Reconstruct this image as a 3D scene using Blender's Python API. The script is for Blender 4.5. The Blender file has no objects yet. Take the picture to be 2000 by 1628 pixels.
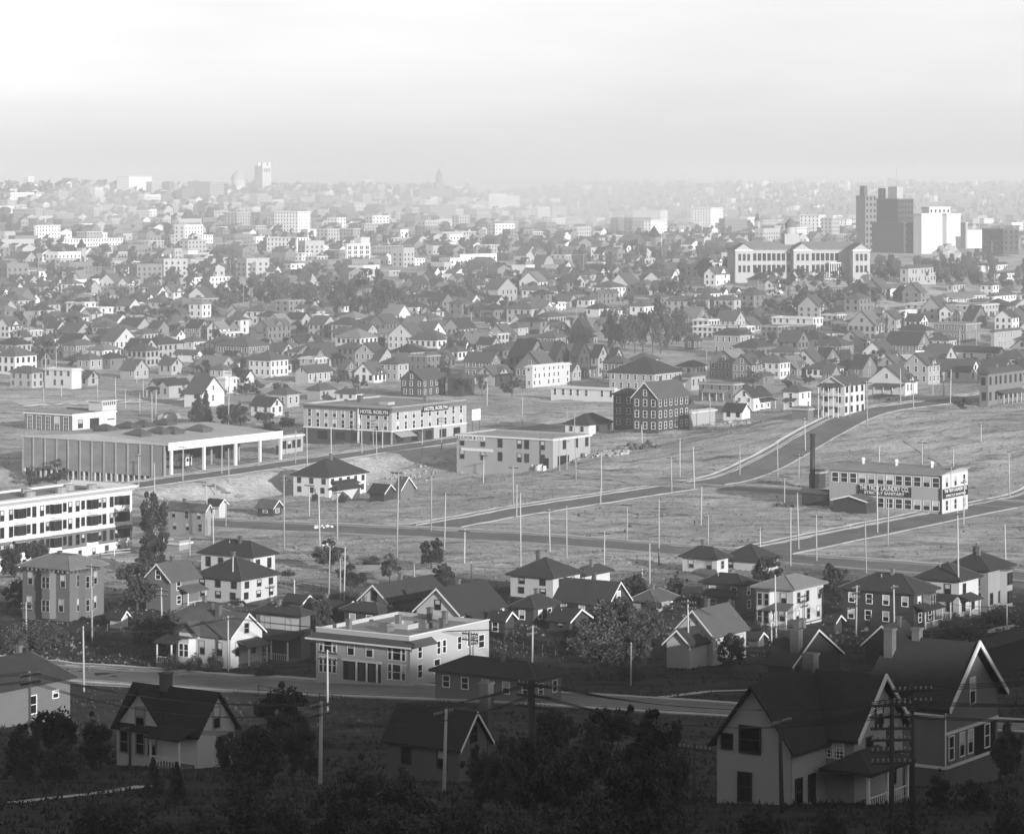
import bpy, math, random
import numpy as np
from mathutils import Vector, Matrix
random.seed(7)
scene = bpy.context.scene
COL = scene.collection
F = 6000.0; HZ = 360.0; CAMZ = 65.0          # focal length in photo pixels, horizon row, eye height
# ---------------------------------------------------------------- camera
cam_d = bpy.data.cameras.new("camera"); cam = bpy.data.objects.new("camera", cam_d); COL.objects.link(cam)
cam.location = (0, 0, CAMZ); cam.rotation_euler = (math.radians(90), 0, 0)
cam_d.sensor_width = 36; cam_d.lens = 36 * F / 2000; cam_d.shift_y = -(814 - HZ) / 2000
cam_d.clip_start = 1; cam_d.clip_end = 40000
scene.camera = cam
# ---------------------------------------------------------------- light
SUN_EL = math.radians(12.0); SX, SY = 0.549, -0.835     # horizontal direction towards the sun
world = bpy.data.worlds.new("World"); scene.world = world; world.use_nodes = True
wn = world.node_tree; wn.nodes.clear()
sky = wn.nodes.new("ShaderNodeTexSky"); sky.sky_type = 'NISHITA'; sky.sun_disc = False
sky.sun_elevation = SUN_EL; sky.sun_rotation = math.atan2(SX, SY); sky.dust_density = 0.7; sky.air_density = 1.0; sky.ozone_density = 1.0
bw = wn.nodes.new("ShaderNodeRGBToBW"); bg = wn.nodes.new("ShaderNodeBackground"); wo = wn.nodes.new("ShaderNodeOutputWorld")
# thin drifting smoke: faint uneven streaks over the whole sky
wt = wn.nodes.new("ShaderNodeTexCoord"); wmp = wn.nodes.new("ShaderNodeMapping"); wmp.inputs["Scale"].default_value = (5, 5, 26)
wz = wn.nodes.new("ShaderNodeTexNoise"); wz.inputs["Scale"].default_value = 1.6; wz.inputs["Detail"].default_value = 5
wr = wn.nodes.new("ShaderNodeMapRange"); wr.inputs["From Min"].default_value = .3; wr.inputs["From Max"].default_value = .7; wr.inputs["To Min"].default_value = .92; wr.inputs["To Max"].default_value = 1.05
wm = wn.nodes.new("ShaderNodeMath"); wm.operation = 'MULTIPLY'
wn.links.new(wt.outputs["Generated"], wmp.inputs[0]); wn.links.new(wmp.outputs[0], wz.inputs[0]); wn.links.new(wz.outputs[0], wr.inputs["Value"])
wn.links.new(sky.outputs[0], bw.inputs[0]); wn.links.new(bw.outputs[0], wm.inputs[0]); wn.links.new(wr.outputs[0], wm.inputs[1]); wn.links.new(wm.outputs[0], bg.inputs[0]); wn.links.new(bg.outputs[0], wo.inputs[0])
bg.inputs[1].default_value = 0.15
sun_d = bpy.data.lights.new("sun", 'SUN'); sun_d.energy = 5.0; sun_d.angle = math.radians(0.6); sun_d.color = (1, 1, 1)
sun = bpy.data.objects.new("sun", sun_d); COL.objects.link(sun)
sdir = Vector((SX * math.cos(SUN_EL), SY * math.cos(SUN_EL), math.sin(SUN_EL)))
sun.rotation_euler = (-sdir).to_track_quat('-Z', 'Y').to_euler(); sun.location = (150, -200, 300)
scene.view_settings.view_transform = 'Standard'; scene.view_settings.look = 'None'
scene.view_settings.exposure = 0.22; scene.view_settings.gamma = 1.0
scene.cycles.volume_bounces = 1; scene.cycles.max_bounces = 5; scene.cycles.diffuse_bounces = 1
scene.cycles.glossy_bounces = 2; scene.cycles.transparent_max_bounces = 6
scene.cycles.use_denoising = True; scene.cycles.sample_clamp_indirect = 4.0

# ---------------------------------------------------------------- street grid and terrain
TH = math.radians(33.7); RX, RY = math.sin(TH), math.cos(TH); LX, LY = -RY, RX
PHI = math.atan2(RY, RX)
def sstep(x, a, b):
    t = np.clip((x - a) / (b - a), 0, 1); return t * t * (3 - 2 * t)
_PY = [-400, -100, 0, 60, 100, 150, 214, 260, 300, 350, 400, 440, 600, 800, 1000, 1200, 1400, 1700, 2000, 2500, 3000, 3750, 4500, 4900, 6000, 9000]
_PZ = [70, 62, 56, 46, 38, 30, 21.5, 14, 9, 4, .5, 0, 0, -1.2, -1, -1, 0, 5, 12, 20, 28, 40, 58, 60, 40, 20]
_QY = [-400, 1400, 1700, 2000, 2500, 3000, 3600, 4500, 6000, 7500, 8600, 9500]
_QZ = [0, 0, 5, 12, 17, 16, 8, 4, 30, 62, 68, 40]
_KW = [-400, -200, 0, 60, 100, 136, 145, 150, 158, 167, 174, 181, 187, 196, 208, 228, 251, 285, 330, 420]
_KZ = [60, 90, 90, 84, 80, 75.5, 68.4, 67.4, 71, 68, 65.3, 67, 79, 79.5, 75, 73, 72, 73, 75, 70]
def terr(X, Y):
    X = np.asarray(X, float); Y = np.asarray(Y, float)
    p = np.interp(Y, _PY, _PZ)
    for k in (-14, 14): p = p + np.interp(Y + k, _PY, _PZ)
    p = p / 3
    q = np.interp(Y, _QY, _QZ)
    ratio = X / np.maximum(np.abs(Y), 300)
    wr = sstep(ratio, -.03, .03) * sstep(Y, 1700, 2500)
    z = p * (1 - wr) + q * wr
    z = z + -0.03 * np.clip(-X, 0, 110) * sstep(Y, 250, 420) * (1 - .6 * sstep(Y, 900, 1200))
    dx = X - 39; dy = Y - 667
    u = RX * dx + RY * dy; v = LX * dx + LY * dy
    # hill climbed by the street beyond the crossing
    z = z + 11.5 * sstep(u, 12, 92) * (1 - .68 * sstep(v, 8, 55) - .32 * sstep(v, 55, 110)) * (1 - sstep(Y, 1150, 1500)) * (1 - .0 * sstep(X, 200, 400))
    # lot below the street embankment
    z = z - 4.6 * sstep(v, 40, 75) * (1 - sstep(v, 101, 111)) * sstep(u, -75, -35) * (1 - sstep(u, 20, 55))
    z = z - 3.6 * sstep(u, -17, -26) * sstep(u, -112, -85) * sstep(v, 126, 146)
    # school hill and the hotel hill
    z = z + 17.5 * np.exp(-(((X - 140) / 130) ** 2 + ((Y - 1540) / 190) ** 2))
    z = z + 7 * np.exp(-(((X - 270) / 150) ** 2 + ((Y - 2050) / 260) ** 2))
    z = z + 10 * sstep(ratio, .0, -.1) * np.exp(-((Y - 3900) / 700) ** 2) * .6
    # little unevenness
    n = np.sin(X * .21 + 1.3 * np.sin(Y * .13)) * np.sin(Y * .17 + 1.1 * np.sin(X * .11)) + .6 * np.sin(X * .47 + Y * .31) * np.sin(Y * .41 - X * .23)
    n = n + .9 * np.sin(X * .83 + 1.7 * np.sin(Y * .37)) * np.sin(Y * .71 + 1.9 * np.sin(X * .29) + 1)
    rm_ = np.minimum.reduce([np.maximum(sstep(np.abs(v), 7, 15), sstep(-u, 108, 114)), np.maximum(sstep(np.abs(v + 74), 7, 15), sstep(-u, 108, 114)), sstep(np.abs(u + 106), 7, 15), np.maximum(sstep(np.abs(u), 7, 15), sstep(v, 2, 10)), sstep(np.abs(v - 119), 7, 15)])
    z = z + n * (.05 + .2 * rm_) * sstep(Y, 380, 460) * (1 - .5 * sstep(Y, 900, 1200))
    # far skyline unevenness
    z = z + sstep(Y, 2600, 4200) * (2.2 * np.sin(X * .012 + 1) * np.sin(X * .0047 + Y * .003) + 1.2 * np.sin(X * .031 + Y * .01))
    # the hill behind the viewer; crest shaped to cast shade and block sky glow
    s = -SX * X - SY * Y; w = -SY * X + SX * Y
    k = np.interp(w, _KW, _KZ) + .5 * np.sin(w * .55) + .35 * np.sin(w * 1.3 + 1)
    rid = (k - .2126 * s) - 8 * ((s + 110) / 50) ** 2
    rid = rid - 60 * sstep(s, 20, 120)
    return np.maximum(z, np.where(s < 60, rid, -999))
def tz(X, Y): return float(terr(X, Y))
_YS = np.concatenate([np.arange(140, 1200, .8), np.arange(1200, 3000, 3), np.arange(3000, 9400, 12)])
def pix(x, y, dz=0.0):
    """ground point seen at photo pixel (x, y)"""
    X = (x - 1000) / F * _YS; zr = CAMZ - (y - HZ) / F * _YS
    d = zr - terr(X, _YS) - dz
    i = np.nonzero(d <= 0)[0]
    if len(i) == 0: i = [len(_YS) - 1]
    i = int(i[0])
    if i > 0:
        t = d[i - 1] / (d[i - 1] - d[i] + 1e-9); Y = _YS[i - 1] + t * (_YS[i] - _YS[i - 1])
    else: Y = _YS[0]
    X = (x - 1000) / F * Y
    return Vector((X, Y, tz(X, Y)))
def at_depth(x, Y): return Vector(((x - 1000) / F * Y, Y, tz((x - 1000) / F * Y, Y)))

# ---------------------------------------------------------------- materials (all grey, as on the plate)
MATS = {}
def mat(name, tone, rough=.85, var=.25, nscale=.6, bump=None, spec=.2, rnd=.0, streak=None, fine=None):
    if name in MATS: return MATS[name]
    m = bpy.data.materials.new(name); m.use_nodes = True; nt = m.node_tree; N = nt.nodes; K = nt.links
    b = N["Principled BSDF"]; b.inputs["Roughness"].default_value = rough; b.inputs["Specular IOR Level"].default_value = spec
    tc = N.new("ShaderNodeTexCoord")
    def math_(op, a, c):
        n = N.new("ShaderNodeMath"); n.operation = op
        for i, v in enumerate((a, c)):
            if isinstance(v, (int, float)): n.inputs[i].default_value = v
            else: K.new(v, n.inputs[i])
        return n.outputs[0]
    nz = N.new("ShaderNodeTexNoise"); nz.inputs["Scale"].default_value = nscale; nz.inputs["Detail"].default_value = 5; nz.inputs["Roughness"].default_value = .65
    src = tc.outputs["Object"]
    if streak:
        mp = N.new("ShaderNodeMapping"); mp.inputs["Scale"].default_value = streak; K.new(src, mp.inputs[0]); K.new(mp.outputs[0], nz.inputs[0])
    else: K.new(src, nz.inputs[0])
    val = math_('ADD', math_('MULTIPLY', math_('SUBTRACT', nz.outputs[0], .5), 2.2 * var), 1.0)
    if fine:
        n2 = N.new("ShaderNodeTexNoise"); n2.inputs["Scale"].default_value = fine[0]; n2.inputs["Detail"].default_value = 3; K.new(src, n2.inputs[0])
        val = math_('MULTIPLY', val, math_('ADD', math_('MULTIPLY', math_('SUBTRACT', n2.outputs[0], .5), 2 * fine[1]), 1.0))
    if rnd:
        oi = N.new("ShaderNodeObjectInfo")
        val = math_('MULTIPLY', val, math_('ADD', math_('MULTIPLY', oi.outputs["Random"], 2 * rnd), 1 - rnd))
    val = math_('MAXIMUM', math_('MULTIPLY', val, tone), .004)
    K.new(val, b.inputs["Base Color"])
    if bump:
        kind, freq, dist = bump
        if kind == 'noise':
            t = N.new("ShaderNodeTexNoise"); t.inputs["Scale"].default_value = freq; t.inputs["Detail"].default_value = 6; K.new(src, t.inputs[0]); hgt = t.outputs[0]
        else:
            t = N.new("ShaderNodeTexWave"); t.wave_profile = 'SAW'; t.bands_direction = kind; t.inputs["Scale"].default_value = freq
            t.inputs["Distortion"].default_value = .15; K.new(src, t.inputs[0]); hgt = t.outputs[0]
        bp = N.new("ShaderNodeBump"); bp.inputs["Distance"].default_value = dist; bp.inputs["Strength"].default_value = .8
        K.new(hgt, bp.inputs["Height"]); K.new(bp.outputs[0], b.inputs["Normal"])
    MATS[name] = m; return m
TONES = {'w': .62, 'l': .36, 'm': .17, 'd': .06}
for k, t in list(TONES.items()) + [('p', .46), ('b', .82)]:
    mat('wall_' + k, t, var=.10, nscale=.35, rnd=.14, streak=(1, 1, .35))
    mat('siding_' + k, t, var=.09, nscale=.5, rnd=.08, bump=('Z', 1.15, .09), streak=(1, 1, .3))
for k, t in (('d', .045), ('m', .1), ('l', .2)):
    mat('roof_' + k, t, var=.25, nscale=.7, rnd=.22, bump=('Z', 1.6, .06), fine=(6, .3))
M_tar = mat('tar_roof', .34, var=.3, nscale=.25, rnd=.3, fine=(2.5, .2))
M_glass = mat('window_glass', .015, rough=.08, var=.1, spec=.5, rnd=.6)
M_dark = mat('painted_void', .008, var=.1)
M_trim = mat('white_trim', .74, var=.06, rnd=.1)
M_dtrim = mat('dark_trim', .05, var=.1)
M_ltrim = mat('grey_trim', .3, var=.1)
M_blind = mat('window_blind', .5, var=.1, rnd=.3)
M_brick = mat('chimney_brick', .13, var=.3, nscale=3, rnd=.3, bump=('noise', 9, .02))
M_pole = mat('pole_wood', .42, var=.3, nscale=.8, rnd=.25, streak=(3, 3, .4))
M_poled = mat('dark_pole_wood', .06, var=.3, nscale=1, streak=(3, 3, .4))
M_wood = mat('weathered_wood', .11, var=.3, nscale=1.2, rnd=.3)
M_iron = mat('iron', .03, rough=.5, var=.2)
M_insul = mat('insulator_glass', .25, rough=.1, var=.05, spec=.8)
M_conc = mat('concrete', .52, var=.14, nscale=.3, fine=(2, .1))
M_walk = mat('pavement', .52, var=.18, nscale=.15, fine=(1.5, .12))
M_dirtroad = mat('dirt_road', .42, var=.25, nscale=.12, fine=(1.2, .15))
M_rock = mat('pale_rubble', .4, var=.4, nscale=.4, bump=('noise', 2, .3))
M_leaf = mat('leaf', .05, rough=.6, var=.3, nscale=.5, rnd=.35, spec=.3)
M_leafl = mat('pale_leaf', .09, rough=.6, var=.3, nscale=.5, rnd=.25, spec=.3)
M_bark = mat('bark', .07, var=.3, nscale=2)
M_straw = mat('dry_grass', .16, var=.5, nscale=.05, rnd=.2)
M_sign = mat('sign_black', .02, var=.1)
M_wire = mat('wire', .02, rough=.5, var=.1)

# ---------------------------------------------------------------- mesh helpers
class MB:
    def __init__(s): s.v = []; s.f = []; s.mi = []
    def poly(s, pts, mi=0):
        n = len(s.v); s.v += [tuple(p) for p in pts]; s.f.append(tuple(range(n, n + len(pts)))); s.mi.append(mi)
    def box(s, x0, x1, y0, y1, z0, z1, mi=0, skip=''):
        n = len(s.v)
        s.v += [(x0, y0, z0), (x1, y0, z0), (x1, y1, z0), (x0, y1, z0), (x0, y0, z1), (x1, y0, z1), (x1, y1, z1), (x0, y1, z1)]
        for c, q in (('b', (3, 2, 1, 0)), ('t', (4, 5, 6, 7)), ('f', (0, 1, 5, 4)), ('r', (1, 2, 6, 5)), ('k', (2, 3, 7, 6)), ('l', (3, 0, 4, 7))):
            if c in skip: continue
            s.f.append(tuple(n + i for i in q)); s.mi.append(mi)
        return s
    def prism(s, pts, axis, a, b, mi=0):
        """closed polygon pts (2D) extruded along axis ('x': pts are (y,z); 'y': pts are (x,z); 'z')"""
        n = len(s.v); k = len(pts)
        for e in (a, b):
            for p in pts:
                s.v.append({'x': (e, p[0], p[1]), 'y': (p[0], e, p[1]), 'z': (p[0], p[1], e)}[axis])
        s.f.append(tuple(range(n, n + k))[::-1]); s.f.append(tuple(range(n + k, n + 2 * k))); s.mi += [mi, mi]
        for i in range(k):
            j = (i + 1) % k
            s.f.append((n + i, n + j, n + k + j, n + k + i)); s.mi.append(mi)
        return s
    def tube(s, p0, p1, r0, r1, n=6, mi=0, caps=True):
        p0 = Vector(p0); p1 = Vector(p1); d = (p1 - p0).normalized()
        a = d.orthogonal().normalized(); b = d.cross(a); k = len(s.v)
        for p, r in ((p0, r0), (p1, r1)):
            for i in range(n):
                t = 2 * math.pi * i / n; s.v.append(tuple(p + a * (r * math.cos(t)) + b * (r * math.sin(t))))
        for i in range(n):
            j = (i + 1) % n; s.f.append((k + i, k + j, k + n + j, k + n + i)); s.mi.append(mi)
        if caps:
            s.f.append(tuple(range(k, k + n))[::-1]); s.f.append(tuple(range(k + n, k + 2 * n))); s.mi += [mi, mi]
        return s
    def mesh(s, name, mats, smooth=False):
        me = bpy.data.meshes.new(name); me.from_pydata(s.v, [], s.f)
        if not isinstance(mats, (list, tuple)): mats = [mats]
        for m in mats: me.materials.append(m)
        if len(mats) > 1: me.polygons.foreach_set('material_index', s.mi)
        if smooth: me.polygons.foreach_set('use_smooth', [True] * len(me.polygons))
        me.update(); return me
def link(o, parent=None):
    COL.objects.link(o)
    if parent is not None: o.parent = parent
    return o
def obj(name, mb, mats, parent=None, loc=None, rz=0, smooth=False):
    me = mb if isinstance(mb, bpy.types.Mesh) else mb.mesh(name, mats, smooth)
    o = bpy.data.objects.new(name, me); link(o, parent)
    if loc is not None: o.location = loc
    if rz: o.rotation_euler = (0, 0, rz)
    return o
def thing(name, label, cat, loc, rz=0.0, group=None):
    o = bpy.data.objects.new(name, None); o.empty_display_size = .5; link(o); o.location = loc; o.rotation_euler = (0, 0, rz)
    return tag(o, label, cat, group)
def tag(o, label, cat, group=None):
    o['label'] = label; o['category'] = cat
    if group: o['group'] = group
    return o
# ---------------------------------------------------------------- ground
def ground():
    xs = np.unique(np.concatenate([np.arange(-9000, -1500, 250), np.arange(-1500, -400, 30), np.arange(-400, -180, 6), np.arange(-180, 190, 2.5), np.arange(190, 420, 4), np.arange(420, 1500, 30), np.arange(1500, 9001, 250)]))
    ys = np.unique(np.concatenate([np.arange(-400, -160, 15), np.arange(-160, 130, 5), np.arange(130, 380, 4), np.arange(380, 900, 2.5), np.arange(900, 1300, 5), np.arange(1300, 2600, 12), np.arange(2600, 5200, 30), np.arange(5200, 12001, 150)]))
    X, Y = np.meshgrid(xs, ys); Z = terr(X, Y)
    nx, ny = len(xs), len(ys)
    co = np.stack([X, Y, Z], -1).reshape(-1, 3).astype(np.float32)
    i = np.arange((nx - 1) * (ny - 1)); r = i // (nx - 1); c = i % (nx - 1); a = r * nx + c
    q = np.stack([a, a + 1, a + nx + 1, a + nx], -1).astype(np.int32)
    me = bpy.data.meshes.new("ground"); me.vertices.add(len(co)); me.vertices.foreach_set('co', co.ravel())
    me.loops.add(q.size); me.loops.foreach_set('vertex_index', q.ravel())
    me.polygons.add(len(q)); me.polygons.foreach_set('loop_start', np.arange(len(q)) * 4); me.polygons.foreach_set('loop_total', np.full(len(q), 4))
    me.polygons.foreach_set('use_smooth', np.ones(len(q), bool)); me.update(calc_edges=True)
    # dry grass with bare paths and scrub
    m = bpy.data.materials.new("dry_field"); m.use_nodes = True; nt = m.node_tree; N = nt.nodes; K = nt.links
    b = N["Principled BSDF"]; b.inputs["Roughness"].default_value = .95; b.inputs["Specular IOR Level"].default_value = .05
    tc = N.new("ShaderNodeTexCoord")
    def noise(sc, det, rot=0, stretch=(1, 1, 1), rough=.6):
        mp = N.new("ShaderNodeMapping"); mp.inputs["Scale"].default_value = stretch; mp.inputs["Rotation"].default_value = (0, 0, rot)
        n = N.new("ShaderNodeTexNoise"); n.inputs["Scale"].default_value = sc; n.inputs["Detail"].default_value = det; n.inputs["Roughness"].default_value = rough
        K.new(tc.outputs["Object"], mp.inputs[0]); K.new(mp.outputs[0], n.inputs[0]); return n.outputs[0]
    def ramp(src, pts):
        r = N.new("ShaderNodeValToRGB"); e = r.color_ramp.elements
        while len(e) < len(pts): e.new(.5)
        for el, (p, c) in zip(e, pts): el.position = p; el.color = (c, c, c, 1)
        K.new(src, r.inputs[0]); return r.outputs[0]
    def mul(a, c):
        n = N.new("ShaderNodeMath"); n.operation = 'MULTIPLY'; K.new(a, n.inputs[0]); K.new(c, n.inputs[1]); return n.outputs[0]
    big = ramp(noise(.018, 4), [(.3, .38), (.5, .54), (.7, .66)])
    mid = ramp(noise(.11, 7, .25, (.6, 2.0, 1), .72), [(.33, .22), (.47, .85), (.56, 1.05), (.72, 1.45)])
    fin = ramp(noise(1.1, 6, 0, (1, 1, 1), .75), [(.25, .5), (.5, 1.0), (.8, 1.3)])
    # near gardens painted darker to deepen the shade there; dry field beyond
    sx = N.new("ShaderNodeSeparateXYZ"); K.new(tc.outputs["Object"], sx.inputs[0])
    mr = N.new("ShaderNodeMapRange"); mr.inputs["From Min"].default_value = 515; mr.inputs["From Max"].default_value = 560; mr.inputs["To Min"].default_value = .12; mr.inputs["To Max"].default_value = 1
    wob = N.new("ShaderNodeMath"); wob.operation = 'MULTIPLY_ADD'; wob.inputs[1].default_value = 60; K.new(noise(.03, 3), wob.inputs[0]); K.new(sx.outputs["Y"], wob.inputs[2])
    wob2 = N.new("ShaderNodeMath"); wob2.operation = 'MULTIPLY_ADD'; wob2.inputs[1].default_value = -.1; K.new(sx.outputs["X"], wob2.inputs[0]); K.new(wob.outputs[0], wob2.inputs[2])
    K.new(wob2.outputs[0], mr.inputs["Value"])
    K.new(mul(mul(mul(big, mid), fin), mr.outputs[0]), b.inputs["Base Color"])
    bp = N.new("ShaderNodeBump"); bp.inputs["Distance"].default_value = .5; bp.inputs["Strength"].default_value = .9
    K.new(noise(.9, 8, 0, (1, 1, 1), .7), bp.inputs["Height"]); K.new(bp.outputs[0], b.inputs["Normal"])
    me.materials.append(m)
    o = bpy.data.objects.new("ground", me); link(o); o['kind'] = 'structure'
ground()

def strip(name, pts, half, lift, m, thick=0.0, side=0.0):
    """a road or pavement draped along world points; side shifts it sideways"""
    P = []
    for i in range(len(pts) - 1):
        a = Vector((pts[i][0], pts[i][1])); b = Vector((pts[i + 1][0], pts[i + 1][1])); n = max(1, int((b - a).length / 3))
        P += [a.lerp(b, k / n) for k in range(n)]
    P.append(Vector((pts[-1][0], pts[-1][1])))
    mb = MB(); rows = []; nc = max(2, int(half / 2.2) * 2 + 1)
    for i, p in enumerate(P):
        d = (P[min(i + 1, len(P) - 1)] - P[max(i - 1, 0)]).normalized(); nrm = Vector((-d.y, d.x))
        row = []
        for j in range(nc):
            jit = (.12 if half < 1.5 else .3) / .12 * (.12 * math.sin(i * 1.9 + j * 2.3) + .1 * math.sin(i * .7 + 3 * side)) * (half > .2) * min(1, half); q = p + nrm * (side - half + 2 * half * j / (nc - 1) + jit)
            row.append((q.x, q.y, tz(q.x, q.y) + lift))
        rows.append(row)
    n0 = 0
    for row in rows: mb.v += row
    for i in range(len(rows) - 1):
        for j in range(nc - 1):
            a = i * nc + j; mb.f.append((a + nc, a + nc + 1, a + 1, a)); mb.mi.append(0)
    if thick:
        base = len(mb.v)
        for row in rows:
            for j in (0, nc - 1): x, y, z = row[j]; mb.v.append((x, y, z - thick))
        for i in range(len(rows) - 1):
            a, b2 = i * nc, (i + 1) * nc; c, d = base + 2 * i, base + 2 * i + 2
            mb.f.append((a, b2, d, c)); mb.f.append((a + nc - 1, c + 1, d + 1, b2 + nc - 1)); mb.mi += [0, 0]
    me = mb.mesh(name, m, True)
    o = bpy.data.objects.new(name, me); link(o); o['kind'] = 'structure'; return o
M_asph = mat('worn_street', .2, var=.5, nscale=.07, fine=(.45, .3))
def street(name, px, half, m=None, walk=True, lift=.05, ws=1):
    pts = [pix(*p) if len(p) == 2 else p for p in px]
    strip(name, pts, half, lift, m or M_asph)
    if walk:
        for s in (-1, 1):
            strip('kerb', pts, .14, .17, M_conc, .3, s * (half + .15))
            
            if s == ws: strip('pavement', pts, 1.1, .13, M_walk, .2, s * (half + 2.2))
U0 = Vector((39, 667))
def uv(u, v): return Vector((U0.x + RX * u + LX * v, U0.y + RY * u + LY * v, 0))
street('street', [uv(-95, 0), uv(-6, 0)], 4.6)
street('street', [uv(6, 0), uv(210, 0)], 4.6)
street('street', [uv(-100, -74), uv(120, -74)], 4.8)
street('street', [uv(-106, -180), uv(-106, -82)], 5, ws=-1); street('street', [uv(-106, -68), uv(-106, 190)], 5.2, ws=-1)
strip('street', [uv(-106, -66), uv(-106, -84)], 5.5, .055, M_asph)
street('street', [uv(0, -8), uv(0, -160)], 5)
street('street', [uv(-60, 119), uv(150, 119)], 5.2)
street('dirt_road', [(1300, 944), (1150, 929), (1000, 916), (950, 906), (890, 893), (835, 880)], 3.2, M_dirtroad, False, .07)
street('street', [uv(-262, -205), uv(-262, 200)], 4.8); strip('pavement', [uv(-262, -205), uv(-262, 200)], 1.0, .15, M_walk, .2, -7.2)
street('street', [(40, 792), (300, 783), (440, 772), (560, 735)], 3.4, M_dirtroad, True)
street('dirt_road', [(1150, 686), (1280, 682), (1400, 697), (1480, 716)], 3.4, M_dirtroad, False, .08)
street('footpath', [(1722, 829), (1745, 845), (1800, 880), (1850, 912)], .9, M_dirtroad, False, .06)
street('footpath', [(1890, 935), (1930, 960), (1970, 972)], .8, M_dirtroad, False, .06)

strip('cut_bank', [uv(-52, 106.3), uv(-20, 106.3), uv(30, 106.3), uv(60, 106.3)], 5.4, .07, mat('bare_earth', .48, var=.55, nscale=.25, fine=(1.4, .35), bump=('noise', 1.2, .5)))
# ---------------------------------------------------------------- haze
def haze():
    mb = MB(); mb.box(-9600, 9600, -500, 12600, -30, 118)
    m = bpy.data.materials.new("haze_air"); m.use_nodes = True; nt = m.node_tree; nt.nodes.clear()
    pv = nt.nodes.new("ShaderNodeVolumePrincipled"); out = nt.nodes.new("ShaderNodeOutputMaterial")
    pv.inputs["Color"].default_value = (.97, .97, .97, 1); pv.inputs["Density"].default_value = .00023; pv.inputs["Anisotropy"].default_value = 0
    nt.links.new(pv.outputs[0], out.inputs["Volume"])
    o = obj("haze", mb, m); o['kind'] = 'stuff'
haze()
# ---------------------------------------------------------------- windows, roofs, houses
WC = {}
def win_mesh(w, h, style):
    """window facing -y, origin at its centre; style: frame tone + d(ouble hung) / p(lain) / t(ransom grid)"""
    w = round(w, 1); h = round(h, 1); k = (w, h, style)
    if k in WC: return WC[k]
    fm = {'w': M_trim, 'd': M_dtrim, 'g': M_ltrim}[style[0]]; t = .11 if w < 1.6 else .13
    fr = MB(); x, z = w / 2, h / 2
    fr.box(-x - t, -x, -.07, .0, -z - t, z + t, 0, 'k'); fr.box(x, x + t, -.07, .0, -z - t, z + t, 0, 'k')
    fr.box(-x, x, -.07, .0, z, z + t, 0, 'k'); fr.box(-x, x, -.1, .0, -z - t, -z, 0, 'k')
    if style[1] == 'd': fr.box(-x, x, -.05, -.005, -.04, .04, 0, 'k')
    if style[1] == 't':
        for i in (-1, 1): fr.box(i * x / 3 - .03, i * x / 3 + .03, -.05, -.005, -z, z, 0, 'k')
        for i in (-.5, 0, .5): fr.box(-x, x, -.045, -.005, i * z - .03, i * z + .03, 0, 'k')
    pn = MB(); pn.poly([(-x, -.012, -z), (x, -.012, -z), (x, -.012, z), (-x, -.012, z)], 0)
    bl = MB(); bl.poly([(-x, -.012, -z), (x, -.012, -z), (x, -.012, z * .1), (-x, -.012, z * .1)], 0); bl.poly([(-x, -.012, z * .1), (x, -.012, z * .1), (x, -.012, z), (-x, -.012, z)], 1)
    one = MB(); one.v = list(fr.v); one.f = list(fr.f); one.mi = list(fr.mi); one.poly([(-x, -.012, -z), (x, -.012, -z), (x, -.012, z), (-x, -.012, z)], 1)
    WC[k] = (fr.mesh('window_frame', fm), pn.mesh('pane', M_glass), bl.mesh('pane', [M_glass, M_blind]), one.mesh('window', [fm, M_glass]))
    return WC[k]
def window(parent, face, t, z, w, h, style, near, off=0.0):
    fr, pn, bl, one = win_mesh(w, h, style)
    loc = (t, -off, z) if face == 'R' else (-off, t, z); rz = 0 if face == 'R' else -math.pi / 2
    o = obj('window', fr if near else one, None, parent, loc, rz)
    if near: obj('pane', bl if random.random() < .4 else pn, None, o)
    return o
def gable_section(L, h, pitch, o, th):
    """inverted V roof section over a span L"""
    r = pitch * L / 2; e = pitch * o
    return [(-o, h - e), (L / 2, h + r), (L + o, h - e), (L + o, h - e + th), (L / 2, h + r + th * 1.15), (-o, h - e + th)]
def gambrel_section(L, h, pitch, o, th):
    a = L * .2; r1 = a * 1.7; r2 = r1 + (L / 2 - a) * .55
    return [(-o, h - .3), (a, h + r1), (L / 2, h + r2), (L - a, h + r1), (L + o, h - .3), (L + o, h - .3 + th), (L - a, h + r1 + th), (L / 2, h + r2 + th), (a, h + r1 + th), (-o, h - .3 + th)]
HIPL = []
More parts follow.
